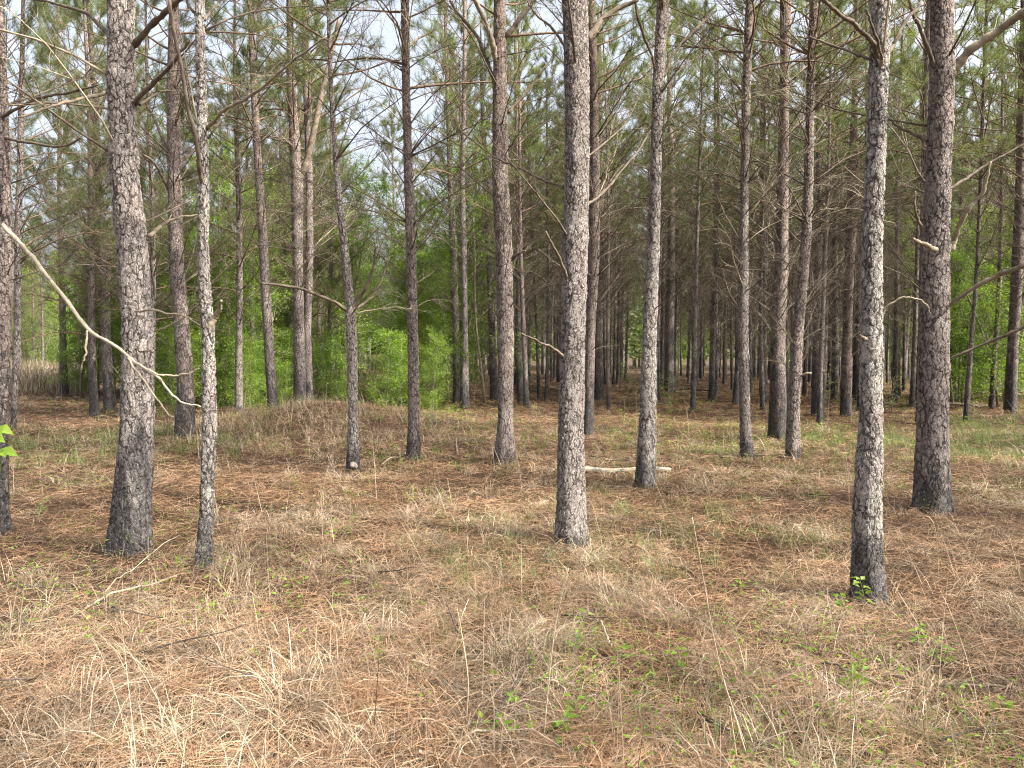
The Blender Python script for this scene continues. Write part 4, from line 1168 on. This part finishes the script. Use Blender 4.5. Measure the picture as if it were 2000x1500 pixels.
stalk('pale stalk splaying beside the tallest one at the foot of the stout grey trunk', [(1088, 1200), (1100, 1140), (1120, 1085), (1138, 1050)], 2, .003, 2)
stalk('thin stalk drooping before the stout grey trunk', [(1092, 1195), (1112, 1130), (1133, 1085), (1132, 1070)], 3, .0025)
stalk('long thin stalk leaning far over on the straw, longest of all', [(1465, 1480), (1420, 1350), (1395, 1250), (1372, 1120), (1352, 1010)], 4, .0028, 3)
stalk('straight thin stalk rising from weeds in the lower grass', [(1676, 1450), (1670, 1380), (1664, 1310), (1660, 1240)], 5, .0032)
stalk('upright pair stalk by the bent grass at the lower edge, taller', [(910, 1420), (914, 1330), (902, 1240), (893, 1190)], 6, .0033, 2)
stalk('crooked yellow stalk leaning out beyond the nearest pine', [(1870, 1170), (1890, 1120), (1910, 1060), (1917, 1020)], 7, .004, 2)
stalk('slender yellow stalk with bent head near the crooked one', [(1833, 1140), (1832, 1090), (1828, 1040), (1822, 1018)], 8, .003, 2)
stalk('thick bleached stalk at the picture edge leaning inward', [(1995, 1140), (1985, 1100), (1975, 1065), (1971, 1045)], 9, .005)
stalk('tall straw stalk in the dead grass below the edge trunk', [(15, 1265), (24, 1200), (35, 1140), (43, 1118)], 10, .004)
stalk('second straw stalk close beside the tall one below the edge trunk', [(33, 1262), (40, 1200), (46, 1150), (49, 1118)], 11, .004)
stalk('pinkish wavy stalk rising from the straw past the stout grey trunk', [(1200, 1160), (1207, 1120), (1217, 1090), (1219, 1064)], 12, .0035)
for k, (px0, py0, px1, py1) in enumerate(((1440, 1490, 1425, 1380), (1462, 1490, 1424, 1360), (1478, 1475, 1450, 1395))):
    stalk(['stiff bleached stem, shortest of three splayed at the lower edge', 'stiff bleached stem, longest of three splayed at the lower edge', 'stiff bleached stem, outermost of three splayed at the lower edge'][k], [(px0, py0), ((px0 + px1) / 2, (py0 + py1) / 2), (px1, py1)], 20 + k, .004)
stalk('single thin weed stem standing by the forked pine', [(735, 975), (733, 930), (730, 890), (728, 865)], 30, .004, 2)
stalk('thin red-brown weed stem before the middle second-row trunk', [(882, 985), (878, 960), (874, 935)], 31, .005)

# small dark twigs in the dead grass
TW = []
rng = np.random.default_rng(61)
for q in range(5):
    mb = MB()
    dead_branch(mb, (0, 0, 0.02), 0.0, 0.05, rng.uniform(.3, .6), rng.uniform(.0045, .008), rng, twigs=int(rng.integers(1, 4)), droop=0.05, k=5, sub=False)
    TW.append(mb.mesh('fallen_twig', [M_DARKSTICK if q % 2 else M_DEAD]))
for q in range(60):
    px = rng.uniform(30, 1970); py = rng.uniform(930, 1490)
    g = on_ground(px, py); g[2] += 0.03
    o = link('fallen_twig', TW[q % 5], None, g)
    o.rotation_euler = (rng.normal(0, .3), rng.normal(-.1, .12), rng.uniform(0, 6.283)); o.scale = (rng.uniform(.7, 1.3),) * 3
    tag(o, 'small dark twig lying loose in the dead grass', 'twig', 'small twigs lying in the dead grass')
